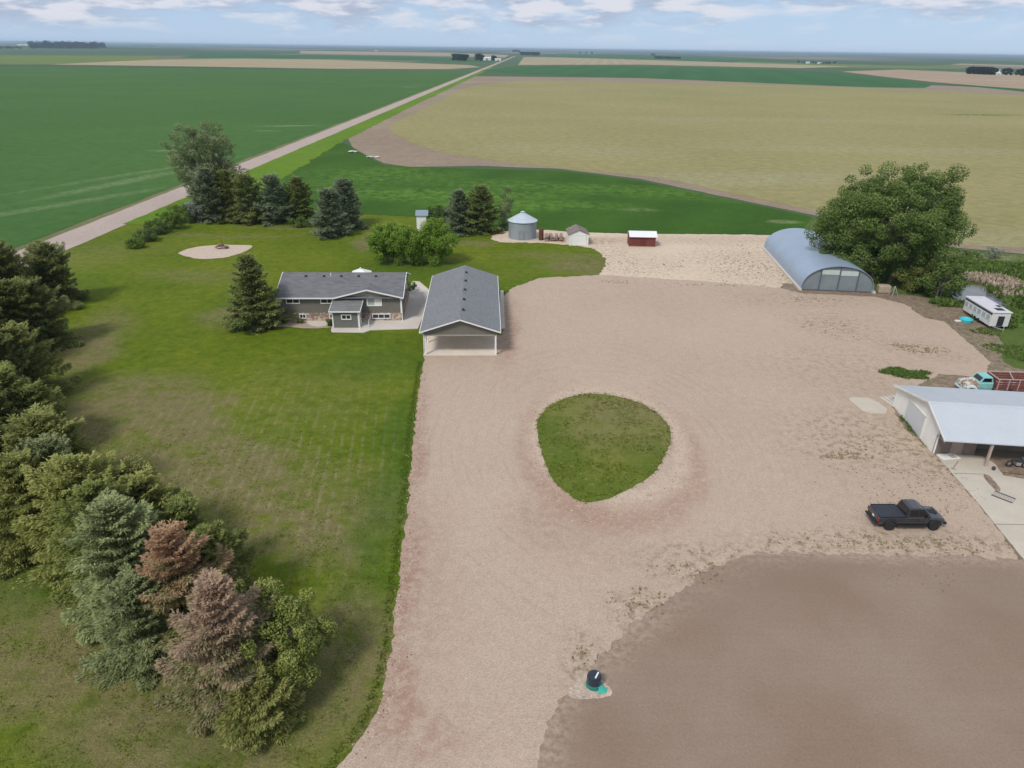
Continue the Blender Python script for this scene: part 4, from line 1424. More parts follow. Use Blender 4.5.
broadleaf('garden_shrub', at(411.5, 291), 'dull shrub against the right end wall of the house', 99, F_hedgedark, 'shrub', h=1.5, rx=.8, ry=1.3, rz=.75, cz=.75, k=16, clump=.35, n=40, size=.2, trunks=2, zmin=.15)
# gazebo behind the house
gx, gy = -25.4, 114.5
gz_ = empty('gazebo', (gx, gy, 0), R(3), 'white peaked gazebo canopy showing just above the house ridge', 'gazebo')
cv = MB()
for k in range(4):
    a, b = [(-1, -1), (1, -1), (1, 1), (-1, 1)][k], [(-1, -1), (1, -1), (1, 1), (-1, 1)][(k + 1) % 4]
    cv.add([(a[0] * 1.6, a[1] * 1.6, 2.85), (b[0] * 1.6, b[1] * 1.6, 2.85), (b[0] * .2, b[1] * .2, 3.65), (a[0] * .2, a[1] * .2, 3.65), (a[0] * 1.6, a[1] * 1.6, 2.65), (b[0] * 1.6, b[1] * 1.6, 2.65)],
           [(0, 1, 2, 3), (4, 5, 1, 0)])
cv.add([(-.25, -.25, 3.65), (.25, -.25, 3.65), (.25, .25, 3.65), (-.25, .25, 3.65)], [(0, 1, 2, 3)])
cv.build('canopy', M_white, gz_)
MB().lathe([(.02, 3.65), (.12, 3.7), (.14, 3.8), (.02, 3.92)], 10).build('finial', M_white, gz_)
for a in ((-1, -1), (1, -1), (1, 1), (-1, 1)):
    MB().bar((a[0] * 1.5, a[1] * 1.5, 0), (a[0] * 1.5, a[1] * 1.5, 2.84), .1).build('post', M_white, gz_)

# ------------------------------------------------------------------ garage with open carport front
gar = empty('garage', (-11.62, 86.85, 0), R(2.3), 'long garage with grey shingle roof and an open carport facing the drive', 'garage')
GW, GLN, OPEN = 9.5, 24.6, 12.5
gze, gzr = 3.45, 5.2
mb = MB().ext([(0, .1), (0, gze - .1), (GW / 2, gzr - .3), (GW, gze - .1), (GW, .1)], 'y', OPEN, GLN)
mb.build('wall', M_siding, gar)
MB().box(-.1, GW + .1, -.15, GLN + .1, 0, .10).build('floor_slab', M_floor, gar)
MB().ext([(.2, gze - .13), (GW / 2, gzr - .31), (GW - .2, gze - .13), (GW - .2, gze - .16), (GW / 2, gzr - .34), (.2, gze - .16)], 'y', .2, OPEN - .1).build('ceiling', M_white, gar)
mb = MB().ext([(-.52, gze), (GW / 2, gzr), (GW + .52, gze), (GW + .52, gze - .1), (GW / 2, gzr - .12), (-.52, gze - .1)], 'y', -.5, GLN + .5)


def m_shingle_rot(name, col):
    g = G(name)
    v = g.obj()
    c = g.ramp(g.noise(g.mapping(v, (0, 0, 0), 0, (3.2, .9, 3.2)), 1.2, 5, .65), [(.3, scl(col, .82)), (.7, scl(col, 1.16))])
    sx = g.sep(v)[0]
    ln = g.math('FRACT', g.math('MULTIPLY', sx, 3.6))
    c = g.mix(g.mr(ln, 0, .12, .3, 0), c, scl(col, .62))
    f = g.noise(v, .35, 4)
    c = g.mix(g.mr(f, .4, .7, 0, .3), c, scl(col, 1.2))
    c = g.mix(1., c, g.node_rgb(g.mr(g.noise(v, 14, 4, .7), .3, .7, .85, 1.15, False)), 'MULTIPLY')
    return g.out(c, .9, g.bump(ln, .3, .02), spec=.2)


gr = mb.build('roof', m_shingle_rot('garage_shingles', (.190, .198, .206)), gar)
MB().ext([(-.05, gze - .12), (GW / 2, gzr - .2), (GW + .05, gze - .12), (GW + .05, 2.95), (-.05, 2.95)], 'y', -.02, .12).build('gable_end', M_siding, gar)
MB().bar((-.56, -.54, gze - .05), (GW / 2, -.54, gzr - .06), .07, .15).bar((GW / 2, -.54, gzr - .06), (GW + .56, -.54, gze - .05), .07, .15).build('fascia', M_white, gar)
MB().box(-.6, -.525, -.5, GLN + .5, gze - .17, gze - .02).box(GW + .525, GW + .6, -.5, GLN + .5, gze - .17, gze - .02).build('gutter', M_white, gar)
MB().box(.1, GW - .1, -.06, .16, 2.78, 2.948).build('front_beam', M_sidingpale, gar)
for x in (0, GW - .22):
    MB().box(x, x + .22, 0, .22, .1, 2.95).build('post', M_white, gar, bevel=.015)
for y in (4.2, 8.2, 12.25):
    for x in (0, GW - .18):
        MB().box(x, x + .18, y, y + .18, .1, gze - .12).build('post', M_white, gar, bevel=.015)
for x in (0, GW - .16):
    MB().box(x, x + .16, .22, OPEN, 3.0, gze - .12).build('side_beam', M_white, gar)
MB().box(.3, GW - .3, OPEN - .06, OPEN - .004, .12, 3.1).build('carport_back_panel', M_offwhite, gar)
for k in range(5):
    y = 3.3 + k * 4.4
    MB().box(GW / 2 + .15, GW / 2 + .5, y, y + .4, gzr - .2, gzr + .10).build('roof_vent', M_vent, gr, bevel=.03)
MB().tube([(-.5, -.3, gze - .15), (-.08, -.05, 2.9), (-.08, -.05, .2), (-.08, -.5, .1)], .05, 6).build('downspout', M_white, gar)

# ------------------------------------------------------------------ small buildings at the back
M_galv = m_corr('galvanised_bin_sheet', (.30, .34, .38), 'Z', 2.6, .25, .45, .12)
g = G('galvanised_cone')
v = g.obj()
s3 = g.sep(v)
ang = g.math('ARCTAN2', s3[1], s3[0])
rb = g.math('SINE', g.math('MULTIPLY', ang, 24.))
c = g.ramp(g.noise(v, .8, 4), [(.3, (.44, .51, .57)), (.7, (.52, .59, .64))])
M_cone = g.out(c, .45, g.bump(rb, .3, .05), .15, .4)
bx_, by_ = at(522.4, 241)
gbin = empty('grain_bin', (bx_, by_ + 3.0, 0), 0, 'round corrugated steel grain bin with a pale cone roof and grey door', 'grain bin')
MB().lathe([(3.0, .05), (3.0, 3.75)], 40).build('wall', M_galv, gbin, smooth=False)
rfb = MB().lathe([(3.2, 3.72), (3.22, 3.80), (.45, 5.35), (.42, 5.45)], 40).build('roof', M_cone, gbin)
MB().lathe([(.5, 5.45), (.5, 5.6), (.05, 5.75)], 14).build('cap', M_cone, rfb)
MB().box(-.45, .75, -3.06, -2.85, .35, 2.2).build('door', mk('bin_door_grey', (.25, .26, .27), .1), gbin, rz=R(-8))
MB().lathe([(3.3, 0), (3.3, .12), (2.9, .12)], 40).build('base_ring', M_conc, gbin)

# white shed with mossy roof
M_oldroof = mk('old_brown_shingles', (.20, .165, .145), .4, 2.2, .95, .5, 9)
x0, y0 = at(569, 245.5)
ws = empty('garden_shed', (x0, y0, 0), R(3), 'small white shed with a wide door and worn brown shingle roof', 'shed')
ww = 4.0
MB().ext([(0, 0), (0, 2.35), (ww / 2, 3.2), (ww, 2.35), (ww, 0)], 'y', 0, 5).build('wall', M_white, ws)
rf = MB().ext([(-.25, 2.3), (ww / 2, 3.3), (ww + .25, 2.3), (ww + .25, 2.2), (ww / 2, 3.18), (-.25, 2.2)], 'y', -.15, 5.2).build('roof', M_oldroof, ws)
rr = random.Random(3)
M_moss = mk('pale_moss', (.36, .34, .29), .3, 4)
for i in range(9):
    t = rr.uniform(.1, .95)
    MB().box(ww / 2 - t * 2.1 - .12, ww / 2 - t * 2.1 + .12, 3.2 + i * .2, 3.45 + i * .2, 3.3 - t * .95 + .0, 3.3 - t * .95 + .12).build('loose_shingle', M_moss, rf)
MB().box(.55, 3.45, -.05, -.004, .05, 2.1).build('door', mk('white_door', (.80, .80, .80), .04), ws)
MB().box(.42, .54, -.06, -.003, 0, 2.2).box(3.46, 3.58, -.06, -.003, 0, 2.2).box(.42, 3.58, -.06, -.003, 2.11, 2.24).build('door_frame', M_offwhite, ws)

# red shed with a white roof
x0, y0 = at(629, 246.5)
rs_ = empty('red_shed', (x0, y0, 0), R(-1.5), 'dark red shed under a white metal roof at the back of the sandy pad', 'shed')
M_red = m_corr('dark_red_boards', (.155, .038, .034), 'X', 1.6, 0, .7, .2, .4)
rw = 5.4
MB().ext([(0, .15), (0, 2.15), (1.75, 2.75), (3.5, 2.15), (3.5, .15)], 'x', 0, rw).build('wall', M_red, rs_)
MB().ext([(-.35, 2.12), (1.75, 2.92), (3.8, 2.12), (3.8, 2.05), (1.75, 2.84), (-.35, 2.05)], 'x', -.1, rw + .3).build('roof', m_corr('white_roof_sheet', (.74, .75, .77), 'X', 1.2, 0, .5, .03, .3), rs_)
MB().box(2.1, 3.4, -.04, -.004, .2, 1.95).build('door', mk('dark_red_door', (.13, .03, .03), .2), rs_)
MB().box(-.05, rw + .05, -.1, 3.6, 0, .15).build('skid', mk('skid_wood', (.28, .22, .16), .2), rs_)

# white hut behind the leafy trees
x0, y0 = at(417, 231)
hu = empty('small_hut', (x0, y0, 0), R(4), 'little white hut with a grey blue roof peeping over the leafy trees', 'hut')
MB().ext([(0, 0), (0, 3.5), (1.4, 3.9), (2.8, 3.5), (2.8, 0)], 'x', 0, 2.1).build('wall', M_white, hu)
MB().ext([(-.25, 3.45), (1.4, 4.35), (3.05, 3.45), (3.05, 3.35), (1.4, 4.22), (-.25, 3.35)], 'x', -.2, 2.6).build('roof', mk('blue_grey_roof', (.22, .28, .34), .12), hu)
MB().box(.7, 1.5, -.04, -.004, .1, 2.2).build('door', M_offwhite, hu)

# rusty barrel stack and timber by the bin
x0, y0 = at(541, 240)
ru = empty('rusty_tank', (x0, y0, 0), 0, 'dark rusty upright steel tank standing right of the grain bin', 'tank')
M_rust = mk('rust', (.12, .05, .03), .4, 2, .9, .3)
MB().lathe([(.5, 0), (.5, 2.3), (.35, 2.5), (.1, 2.55)], 16).build('barrel', M_rust, ru)
MB().lathe([(.53, .6), (.53, .7), (.5, .7)], 16).build('hoop', M_rust, ru)
MB().lathe([(.53, 1.6), (.53, 1.7), (.5, 1.7)], 16).build('hoop', M_rust, ru)
M_oldwood = mk('old_grey_timber', (.30, .21, .17), .35, 2, .9, .3)
for i in range(4):
    px = 547 + i * 4.8
    x0, y0 = at(px, 241.5)
    rr = random.Random(60 + i)
    mb = MB()
    for k in range(6):
        mb.box(-.42 + .02 * k, .42 - .03 * k, -1.6 + rr.uniform(-.3, .3), 1.6 + rr.uniform(-.3, .3), .18 * k, .18 * k + .15)
    o = mb.build('timber_pile', M_oldwood, None, (x0, y0 + 1.5, .02), R(rr.uniform(-6, 6)))
    tag(o, ['stack of old boards next to the rusty tank', 'second stack of old boards from the rusty tank', 'third stack of old boards, second from the white shed', 'stack of old boards nearest the white shed'][i], 'boards', 'stacks of old boards between bin and shed')

# ------------------------------------------------------------------ arched metal building
x0, y0 = at(800.5, 290.5)
qh = empty('arched_barn', (x0, y0, 0), R(-5.2), 'pale blue grey arched steel building with a panelled front, under the huge tree', 'barn')
QW, QL, QH = 12.0, 28.5, 4.5
NA = 28
arc = [(QW / 2 - QW / 2 * math.cos(math.pi * k / NA), .35 + (QH - .35) * math.sin(math.pi * k / NA) ** .82) for k in range(NA + 1)]
mb = MB()
vs, fs = [], []
NR = 58
for j in range(NR + 1):
    y = QL * j / NR
    off = .05 if j % 2 else 0.
    for x, z in arc:
        vs.append((QW / 2 + (x - QW / 2) * (1 - off * .02) , y, z - off))
n = NA + 1
for j in range(NR):
    fs += [(j * n + k, j * n + k + 1, (j + 1) * n + k + 1, (j + 1) * n + k) for k in range(NA)]
mb.add(vs, fs)
M_arch = mk('blue_grey_steel', (.30, .375, .47), .08, .25, .42, metal=.15, spec=.5)
o = mb.build('arched_shell', M_arch, qh)
sm = o.modifiers.new('thick', 'SOLIDIFY')
sm.thickness = .06
MB().ext([(x * .985 + .09, z - .1) for x, z in arc if z > .5] + [(QW - .1, .05), (.1, .05)], 'y', .35, .45).build('end_wall', m_corr('pale_grey_panels', (.20, .235, .25), 'Z', 1.6, .05, .5, .12, .4), qh)
fr = MB()
for x in (3.0, 6.1, 9.2):
    k = (x / QW)
    zt = .35 + (QH - .35) * math.sin(math.acos(1 - 2 * k)) ** .82
    fr.box(x - .09, x + .09, .22, .346, .05, zt - .15)
fr.box(.3, QW - .3, .25, .345, .06, .2)
fr.build('mullion', mk('dark_steel_frame', (.10, .125, .15), .2), qh)
MB().box(3.12, 5.98, .30, .348, 2.9, 3.7).box(6.22, 9.08, .30, .348, 2.8, 3.6).build('skylight_strip', mk('pale_green_fibreglass', (.46, .54, .50), .1), qh)
MB().box(-.35, .12, -.2, QL + .2, 0, .38).box(QW - .12, QW + .35, -.2, QL + .2, 0, .38).build('footing', M_conc, qh)
MB().lathe([(.22, QH - .1), (.25, QH + .35), (.05, QH + .5)], 12, (QW / 2, QL * .62, 0)).build('roof_vent', M_white, qh)
MB().lathe([(.22, QH - .1), (.25, QH + .35), (.05, QH + .5)], 12, (QW / 2, QL * .36, 0)).build('roof_vent', M_white, qh)
# things by its right corner
x0, y0 = at(885, 294)
o = MB().box(-1.0, 1.0, -.7, .7, .03, 1.35).build('straw_bale', mk('old_straw', (.36, .30, .22), .25, 3, .95, .5, 8), None, (x0, y0 + .8, 0), R(-8), bevel=.18)
tag(o, 'tan square bale lying at the right corner of the arched building', 'bale')
x0, y0 = at(893, 296)
fm = empty('metal_stand', (x0, y0, 0), R(10), 'grey metal A frame stand between the bale and the low bush', 'stand')
M_grey = mk('grey_steel', (.30, .30, .30), .2, 2, .6)
for sx in (-.6, .6):
    MB().bar((sx, -.5, 0), (0, 0, 1.7), .08).build('leg', M_grey, fm)
    MB().bar((sx, .5, 0), (0, .05, 1.7), .08).build('leg', M_grey, fm)
MB().bar((-.35, -.3, .7), (.35, -.3, .7), .06).build('crossbar', M_grey, fm)

# ------------------------------------------------------------------ camper trailer and pool by the pond
x0, y0 = at(991, 327.5)
tl = empty('camper_trailer', (x0 - .9, y0 - .8, 0), R(-2.5), 'derelict white camper trailer with rows of windows and holes in its roof', 'trailer')
TW, TL, TZ0, TZ1 = 2.7, 7.6, .45, 2.55
M_trail = mk('camper_white', (.62, .63, .62), .12, 1.2, .6)
MB().box(0, TW, 0, TL, TZ0, TZ1).build('body', M_trail, tl, bevel=.1)
MB().box(-.12, TW + .12, -.1, TL + .12, TZ1 + .01, TZ1 + .16).build('roof', mk('camper_roof', (.56, .55, .58), .1, .8, .55), tl, bevel=.05)
MB().box(-.06, -.004, .1, TL - .1, TZ1 - .32, TZ1 - .12).build('side_stripe', M_vent, tl)
for k in range(6):
    y = .35 + k * 1.2
    f = MB().box(-.05, -.004, y, y + 1.0, 1.3, 2.1).build('window', mk('camper_window_frame', (.62, .63, .62), .1), tl)
    MB().box(-.06, -.052, y + .08, y + .92, 1.38, 2.02).build('pane', mk('milky_pane', (.36, .40, .42), .2), f)
f = MB().box(.9, 1.8, -.06, -.104, .6, 2.1).build('front_opening', M_vent, tl)
MB().box(1.0, 2.2, .8, 1.9, TZ1 + .162, TZ1 + .18).build('roof_hole', M_vent, tl)
MB().box(2.0, 2.6, 2.4, 3.3, TZ1 + .162, TZ1 + .18).build('roof_hole', M_vent, tl)
for y in (3.0, 4.0):
    for x in (.0, TW - .2):
        MB().tube([(x, y, .36), (x + .2, y, .36)], .36, 16).build('wheel', mk('tyre', (.025, .025, .025), .2), tl)
MB().bar((.5, 0, .45), (TW / 2, -1.3, .45), .1).bar((TW - .5, 0, .45), (TW / 2, -1.3, .45), .1).bar((TW / 2, -1.3, 0), (TW / 2, -1.3, .5), .08).build('tow_bar', M_grey, tl)
x0, y0 = at(969, 323.5)
pl = empty('paddling_pool', (x0, y0 + .9, 0), 0, 'bright turquoise round tub lying beside the derelict camper', 'tub')
MB().lathe([(.85, .02), (.95, .42), (.88, .46), (.8, .36), (.75, .18), (.02, .14)], 24).build('basin', mk('turquoise_plastic', (.06, .50, .56), .08, 2, .4), pl)
MB().box(-1.7, -.9, -.35, .15, .03, .2).build('white_flap', M_offwhite, pl)

# ------------------------------------------------------------------ white workshop
sh = empty('workshop', (43.15, 63.0, 0), R(-6.0), 'white workshop with a pale metal roof, grey gable door and open porch', 'workshop')
SW, SLN = 11.0, 24.0          # gable width (along local y), length (along local x)
sze, szr = 2.8, 4.6
M_swhite = m_siding('white_boards', (.80, .79, .74), 7, .05)
MB().ext([(0, 0), (0, 2.95), (2.7, szr - .16), (SW - .1, 2.42), (SW - .1, 0)], 'x', 0, .2).build('gable_wall', M_swhite, sh)
MB().box(.2, 4.0, .0, .2, .08, 2.95).box(3.8, 4.0, .2, 1.4, .08, 3.2).box(3.8, SLN, 1.4, 1.6, .1, 3.75).box(.2, SLN, SW - .3, SW - .1, 0, 2.3).box(SLN - .2, SLN, 1.6, SW - .3, 0, 3.0).build('side_wall', mk('brown_boards', (.20, .165, .14), .2, 1, .85), sh)
ry = 2.7
M_sroof = m_corr('white_steel_roof', (.47, .51, .545), 'X', 1.05, 0, .42, .035, .25)
sroof = MB().ext([(-2.3, sze), (ry, szr), (SW + .05, sze - .2), (SW + .05, sze - .3), (ry, szr - .11), (-2.3, sze - .11)], 'x', -.4, SLN + .6).build('roof', M_sroof, sh)
MB().bar((-.43, -2.32, sze - .08), (-.43, ry, szr - .06), .06, .18).bar((-.43, ry, szr - .06), (-.43, SW + .07, sze - .27), .06, .18).build('fascia', M_offwhite, sh)
MB().ext([(ry - .25, szr - .07), (ry, szr + .03), (ry + .25, szr - .07)], 'x', -.42, SLN + .62).build('ridge_cap', M_sroof, sh)
d = MB().box(-.05, -.004, 3.1, 7.5, .1, 2.55).build('door', mk('grey_white_door', (.56, .58, .60), .05, 1, .5), sh)
MB().box(-.08, -.003, 2.95, 3.09, 0, 2.7).box(-.08, -.003, 7.51, 7.65, 0, 2.7).box(-.08, -.003, 2.95, 7.65, 2.56, 2.72).build('door_frame', M_offwhite, sh)
for x in (4.2, 9.5, 15):
    MB().bar((x, -2.0, .1), (x, -2.0, sze - .1), .22).build('post', mk('pinkish_post', (.40, .32, .27), .15), sh)
MB().box(.3, SLN, -2.2, 1.4, .0, .075).build('porch_floor', mk('porch_floor_dust', (.30, .255, .21), .2), sh)
MB().box(1.6, 2.7, -.06, -.004, .1, 2.2).build('side_door', mk('pinkish_door', (.34, .27, .22), .15), sh)
MB().tube([(-.3, -2.25, sze - .1), (-.25, -2.0, sze - .4), (-.06, -.06, sze - .55), (-.06, -.06, .1)], .05, 6).build('downspout', M_grey, sh)

ap = P((936, 456), (946, 449), (985, 458), (998, 467), (1003, 476), (1060, 486), (1200, 500), (1200, 640), (1080, 620), (1020, 556), (975, 500))
sheet('shop_apron', ap, .09, M_conc2, False, 1, .03, thick=.1)
sheet('apron_gap', P((983, 477), (989, 476), (1000, 490), (996, 492)), .094, M_dirt, True, .3, .1)
sheet('apron_gap', P((990, 458), (1060, 466), (1060, 479), (1001, 473)), .094, M_dirt, False, .5, .1)
for (a, b) in (((953, 474), (985, 475)), ((994, 525), (1060, 526)), ((952, 470), (958, 462))):
    p, q = at(*a), at(*b)
    MB().bar((*p, .09), (*q, .09), .07, .012).build('apron_joint', mk('joint_dirt', (.16, .13, .10), .2), None)['kind'] = 'structure'
sheet('old_slab', P((848.5, 400), (851, 398), (868, 398), (880, 404), (887, 410), (886, 414.5), (873, 414), (862, 411)), .10, M_conc2, False, .5, .08, thick=.1)
x0, y0 = at(951, 460)
wfm = empty('window_frame', (x0, y0, .1), R(10), 'white wooden window frame lying on the concrete at the workshop corner', 'window frame')
MB().box(-.9, 1.0, -.06, .06, 0, .07).box(-.9, 1.0, .84, .96, 0, .07).box(-.9, -.78, .06, .84, 0, .07).box(.88, 1., .06, .84, 0, .07).box(.0, .12, .06, .84, 0, .06).build('frame', M_white, wfm)
MB().box(-.76, -.02, .08, .82, .01, .03).build('pane', M_offwhite, wfm)
x0, y0 = at(1003, 498)
gt = empty('steel_grate', (x0, y0, .095), R(-48), 'flat grey steel grate lying on the concrete apron', 'grate')
mb = MB()
for k in range(9):
    mb.box(-.8 + k * .2, -.74 + k * .2, -.45, .45, 0, .05)
mb.build('bars', M_grey, gt)
MB().box(-.86, .86, -.52, -.45, 0, .07).box(-.86, .86, .45, .52, 0, .07).build('edge_bars', mk('dark_steel', (.07, .065, .06), .2), gt)
x0, y0 = at(993, 470.5)
o = MB().lathe([(.16, 0), (.17, .3), (.12, .34)], 12).build('paint_pail', mk('dark_pail', (.06, .06, .06), .2), None, (x0, y0, .09))
tag(o, 'small dark pail standing at the edge of the concrete below the porch', 'pail')
# boards at the far corner of the workshop
x0, y0 = at(887, 402)
mb = MB()
for k in range(4):
    mb.box(-.2 + .5 * k, .22 + .5 * k, -1.3 + .1 * k, 1.2, .02, .1 + .03 * k)
o = mb.build('board_pile', mk('pale_boards', (.50, .47, .41), .2), None, (x0, y0, 0), R(10))
tag(o, 'pale boards lying on the ground at the far corner of the workshop', 'boards')
# old motorcycle frame by the porch
x0, y0 = at(1016, 468)
mc = empty('motorcycle', (x0, y0, .0), R(-8), 'dark old motorcycle parked in front of the workshop porch', 'motorcycle')
M_tyre = mk('tyre', (.025, .025, .025), .2)


def ring_mesh(cx, cz, r, t, n=20, y=0.):
    pts = [(cx + r * math.cos(2 * math.pi * k / n), y, cz + r * math.sin(2 * math.pi * k / n)) for k in range(n + 1)]
    return MB().tube(pts, t, 6, False)


for x in (-.72, .72):
    wh = ring_mesh(x, .42, .28, .07).build('wheel', M_tyre, mc)
    hb = MB()
    for k in range(6):
        a = k * math.pi / 3
        hb.bar((x, 0, .42), (x + .26 * math.cos(a), 0, .42 + .26 * math.sin(a)), .025)
    hb.build('spokes', M_grey, wh)
MB().tube([(-.72, .08, .42), (-.2, .1, .5), (.3, .1, .5), (.45, 0, .95)], .04, 6).tube([(.45, 0, 1.05), (.72, .07, .42)], .04, 6).build('frame', mk('dark_steel', (.07, .065, .06), .2), mc)
MB().lathe([(.05, -.3), (.17, -.15), (.18, .12), (.05, .28)], 10).build('tank', mk('dark_blue_tank', (.03, .035, .05), .2, 2, .3), mc, (.18, 0, .82)).rotation_euler = (0, R(90), 0)
MB().box(-.65, -.05, -.13, .13, .76, .88).build('seat', M_vent, mc, bevel=.04)
MB().tube([(.42, -.36, 1.08), (.47, 0, 1.02), (.42, .36, 1.08)], .025, 6).build('handlebar', M_grey, mc)
MB().box(-.15, .3, -.14, .14, .32, .66).build('engine', M_grey, mc, bevel=.04)


# ------------------------------------------------------------------ vehicles
def wheel(parent, x, y, z, r, wd, side, rimmat):
    t = MB().lathe([(r * .62, -wd / 2), (r * .93, -wd / 2), (r, -wd * .32), (r, wd * .32), (r * .93, wd / 2), (r * .62, wd / 2)], 24).build('wheel', M_tyre, parent)
    t.location = (x, y, z)
    t.rotation_euler = (R(90), 0, 0)
    s_ = 1 if side < 0 else -1
    rim = MB().lathe([(.02, s_ * wd * .28), (r * .2, s_ * wd * .34), (r * .25, s_ * wd * .22), (r * .56, s_ * wd * .26), (r * .62, s_ * wd * .42), (r * .62, -s_ * wd * .4)], 20)
    for k in range(6):
        a = k * math.pi / 3
        rim.bar((r * .2 * math.cos(a), r * .2 * math.sin(a), s_ * wd * .33), (r * .58 * math.cos(a), r * .58 * math.sin(a), s_ * wd * .36), r * .14, .03)
    rim.build('rim', rimmat, t)
    return t


tx, ty = at(893.5, 530.2)
tk = empty('pickup_truck', (tx + 1.45, ty + 1.0, .02), R(1.0), 'black crew cab pickup with a covered bed parked on the dirt by the tilled soil', 'pickup')
tk.scale = (1.06, 1.06, 1.08)
M_black = mk('black_car_paint', (.016, .018, .024), .15, .6, .25, spec=.7)
M_black.node_tree.nodes['Principled BSDF'].inputs['Coat Weight'].default_value = .7
M_blackmat = mk('black_plastic', (.022, .022, .024), .15, 3, .65)
M_cover = mk('black_vinyl_cover', (.032, .036, .046), .2, 1.5, .6)
M_carglass = mk('car_glass', (.008, .009, .011), .1, 1, .06, spec=.8)
hw = .95


def hull(mb, secs):
    """loft of rounded cross sections along x: (x, half width, z bottom, z top, shoulder)"""
    vs, fs = [], []
    for x, w_, zb, zt, sh_ in secs:
        vs += [(x, -w_ * .92, zb), (x, -w_, zb + (zt - zb) * .35), (x, -w_ * .985, zt - sh_), (x, -w_ * .90, zt - sh_ * .15), (x, -w_ * .45, zt + .015),
               (x, w_ * .45, zt + .015), (x, w_ * .90, zt - sh_ * .15), (x, w_ * .985, zt - sh_), (x, w_, zb + (zt - zb) * .35), (x, w_ * .92, zb)]
    n = 10
    for i in range(len(secs) - 1):
        fs += [(i * n + k, i * n + (k + 1) % n, (i + 1) * n + (k + 1) % n, (i + 1) * n + k) for k in range(n)]
    fs.append(tuple(range(n)))
    fs.append(tuple((len(secs) - 1) * n + k for k in range(n)))
    return mb.add(vs, fs)


# x: tail -2.85 .. nose 2.75 ; wheels at -1.8, 1.8
body = hull(MB(), [(-2.80, .90, .62, 1.14, .10), (-2.74, .94, .55, 1.18, .10), (-2.2, hw, .52, 1.20, .08), (-.62, hw, .50, 1.20, .08), (-.45, hw, .48, 1.20, .10), (.95, hw, .48, 1.20, .10),
                   (1.3, .94, .50, 1.20, .16), (2.1, .92, .55, 1.12, .20), (2.5, .88, .58, 1.02, .22), (2.68, .80, .62, .92, .2)]).build('body', M_black, tk, smooth=False, bevel=.03)
cabm = MB()
secs = [(-.62, .80, 1.19, 1.22), (-.38, .74, 1.19, 1.84), (-.1, .72, 1.19, 1.90), (.55, .72, 1.19, 1.89), (.72, .73, 1.19, 1.84), (1.42, .82, 1.19, 1.21)]
vs, fs = [], []
for x, w_, zb, zt in secs:
    wb = .90
    vs += [(x, -wb, zb), (x, -w_, zt - .05), (x, -w_ * .86, zt), (x, w_ * .86, zt), (x, w_, zt - .05), (x, wb, zb)]
for i in range(len(secs) - 1):
    fs += [(i * 6 + k, i * 6 + (k + 1) % 6, (i + 1) * 6 + (k + 1) % 6, (i + 1) * 6 + k) for k in range(6)]
fs += [tuple(range(6)), tuple((len(secs) - 1) * 6 + k for k in range(6))]
cabm.add(vs, fs).build('cab', M_black, tk, bevel=.03)


def pane(name, quad, parent=tk, mat=None, t=.012):
    a = [Vector(p) for p in quad]
    nn = (a[1] - a[0]).cross(a[3] - a[0]).normalized() * t
    MB().add([p + nn for p in a] + [p - nn for p in a], [(0, 1, 2, 3), (7, 6, 5, 4), (0, 4, 5, 1), (1, 5, 6, 2), (2, 6, 7, 3), (3, 7, 4, 0)]).build(name, mat or M_carglass, parent)


pane('windscreen', [(1.36, -.74, 1.26), (1.36, .74, 1.26), (.80, .64, 1.81), (.80, -.64, 1.81)])
pane('rear_window', [(-.60, .70, 1.27), (-.60, -.70, 1.27), (-.42, -.62, 1.78), (-.42, .62, 1.78)])
for s_ in (-1, 1):
    y0_, y1_ = s_ * .885, s_ * .752
    pane('side_window', [(-.36, y0_, 1.28), (.34, y0_, 1.28), (.34, y1_, 1.76), (-.28, y1_, 1.76)])
    pane('side_window', [(.42, y0_, 1.28), (1.2, y0_ * .995, 1.28), (.74, y1_, 1.76), (.42, y1_, 1.76)])
MB().box(-2.72, -.66, -.84, .84, 1.19, 1.235).build('bed_cover', M_cover, tk, bevel=.03)
for s_ in (-1, 1):
    MB().bar((-2.72, s_ * .90, 1.22), (-.64, s_ * .90, 1.22), .07, .05).build('bed_rail', M_blackmat, tk)
    for x in (-.42, .38):
        MB().box(x - .09, x + .09, s_ * .955 - .02, s_ * .955 + .02, 1.0, 1.04).build('door_handle', M_blackmat, tk)
tg = MB().box(-2.87, -2.80, -.78, .78, .66, 1.16).build('tailgate', M_black, tk, bevel=.02)
MB().box(-2.886, -2.872, -.26, .02, .82, .98).build('number_plate', mk('plate_white', (.75, .75, .73), .05), tg)
for s_ in (-1, 1):
    MB().box(-2.86, -2.78, s_ * .86 - .07, s_ * .86 + .07, .8, 1.12).build('tail_light', mk('red_lens', (.28, .02, .03), .1, 2, .3), tk, bevel=.015)
    MB().box(2.55, 2.72, s_ * .62 - .14, s_ * .62 + .14, .74, .90).build('headlight', mk('clear_lens', (.35, .36, .38), .1, 2, .15, spec=.7), tk, bevel=.03)
    MB().box(.98, 1.18, s_ * 1.02 - .1, s_ * 1.02 + .1, 1.22, 1.40).build('mirror', M_blackmat, tk, bevel=.03)
    for x in (-1.8, 1.8):
        wheel(tk, x, s_ * .88, .42, .42, .30, s_, mk('dark_rim', (.06, .06, .06), .2, 2, .4))
        pts = [(x + .52 * math.cos(a), s_ * .97, .45 + .5 * math.sin(a)) for a in [R(12) + R(156) * k / 10 for k in range(11)]]
        MB().tube(pts, .075, 6).build('fender_flare', M_blackmat, tk)
    MB().bar((-1.2, s_ * .93, .42), (1.2, s_ * .93, .42), .12, .08).build('side_step', M_blackmat, tk)
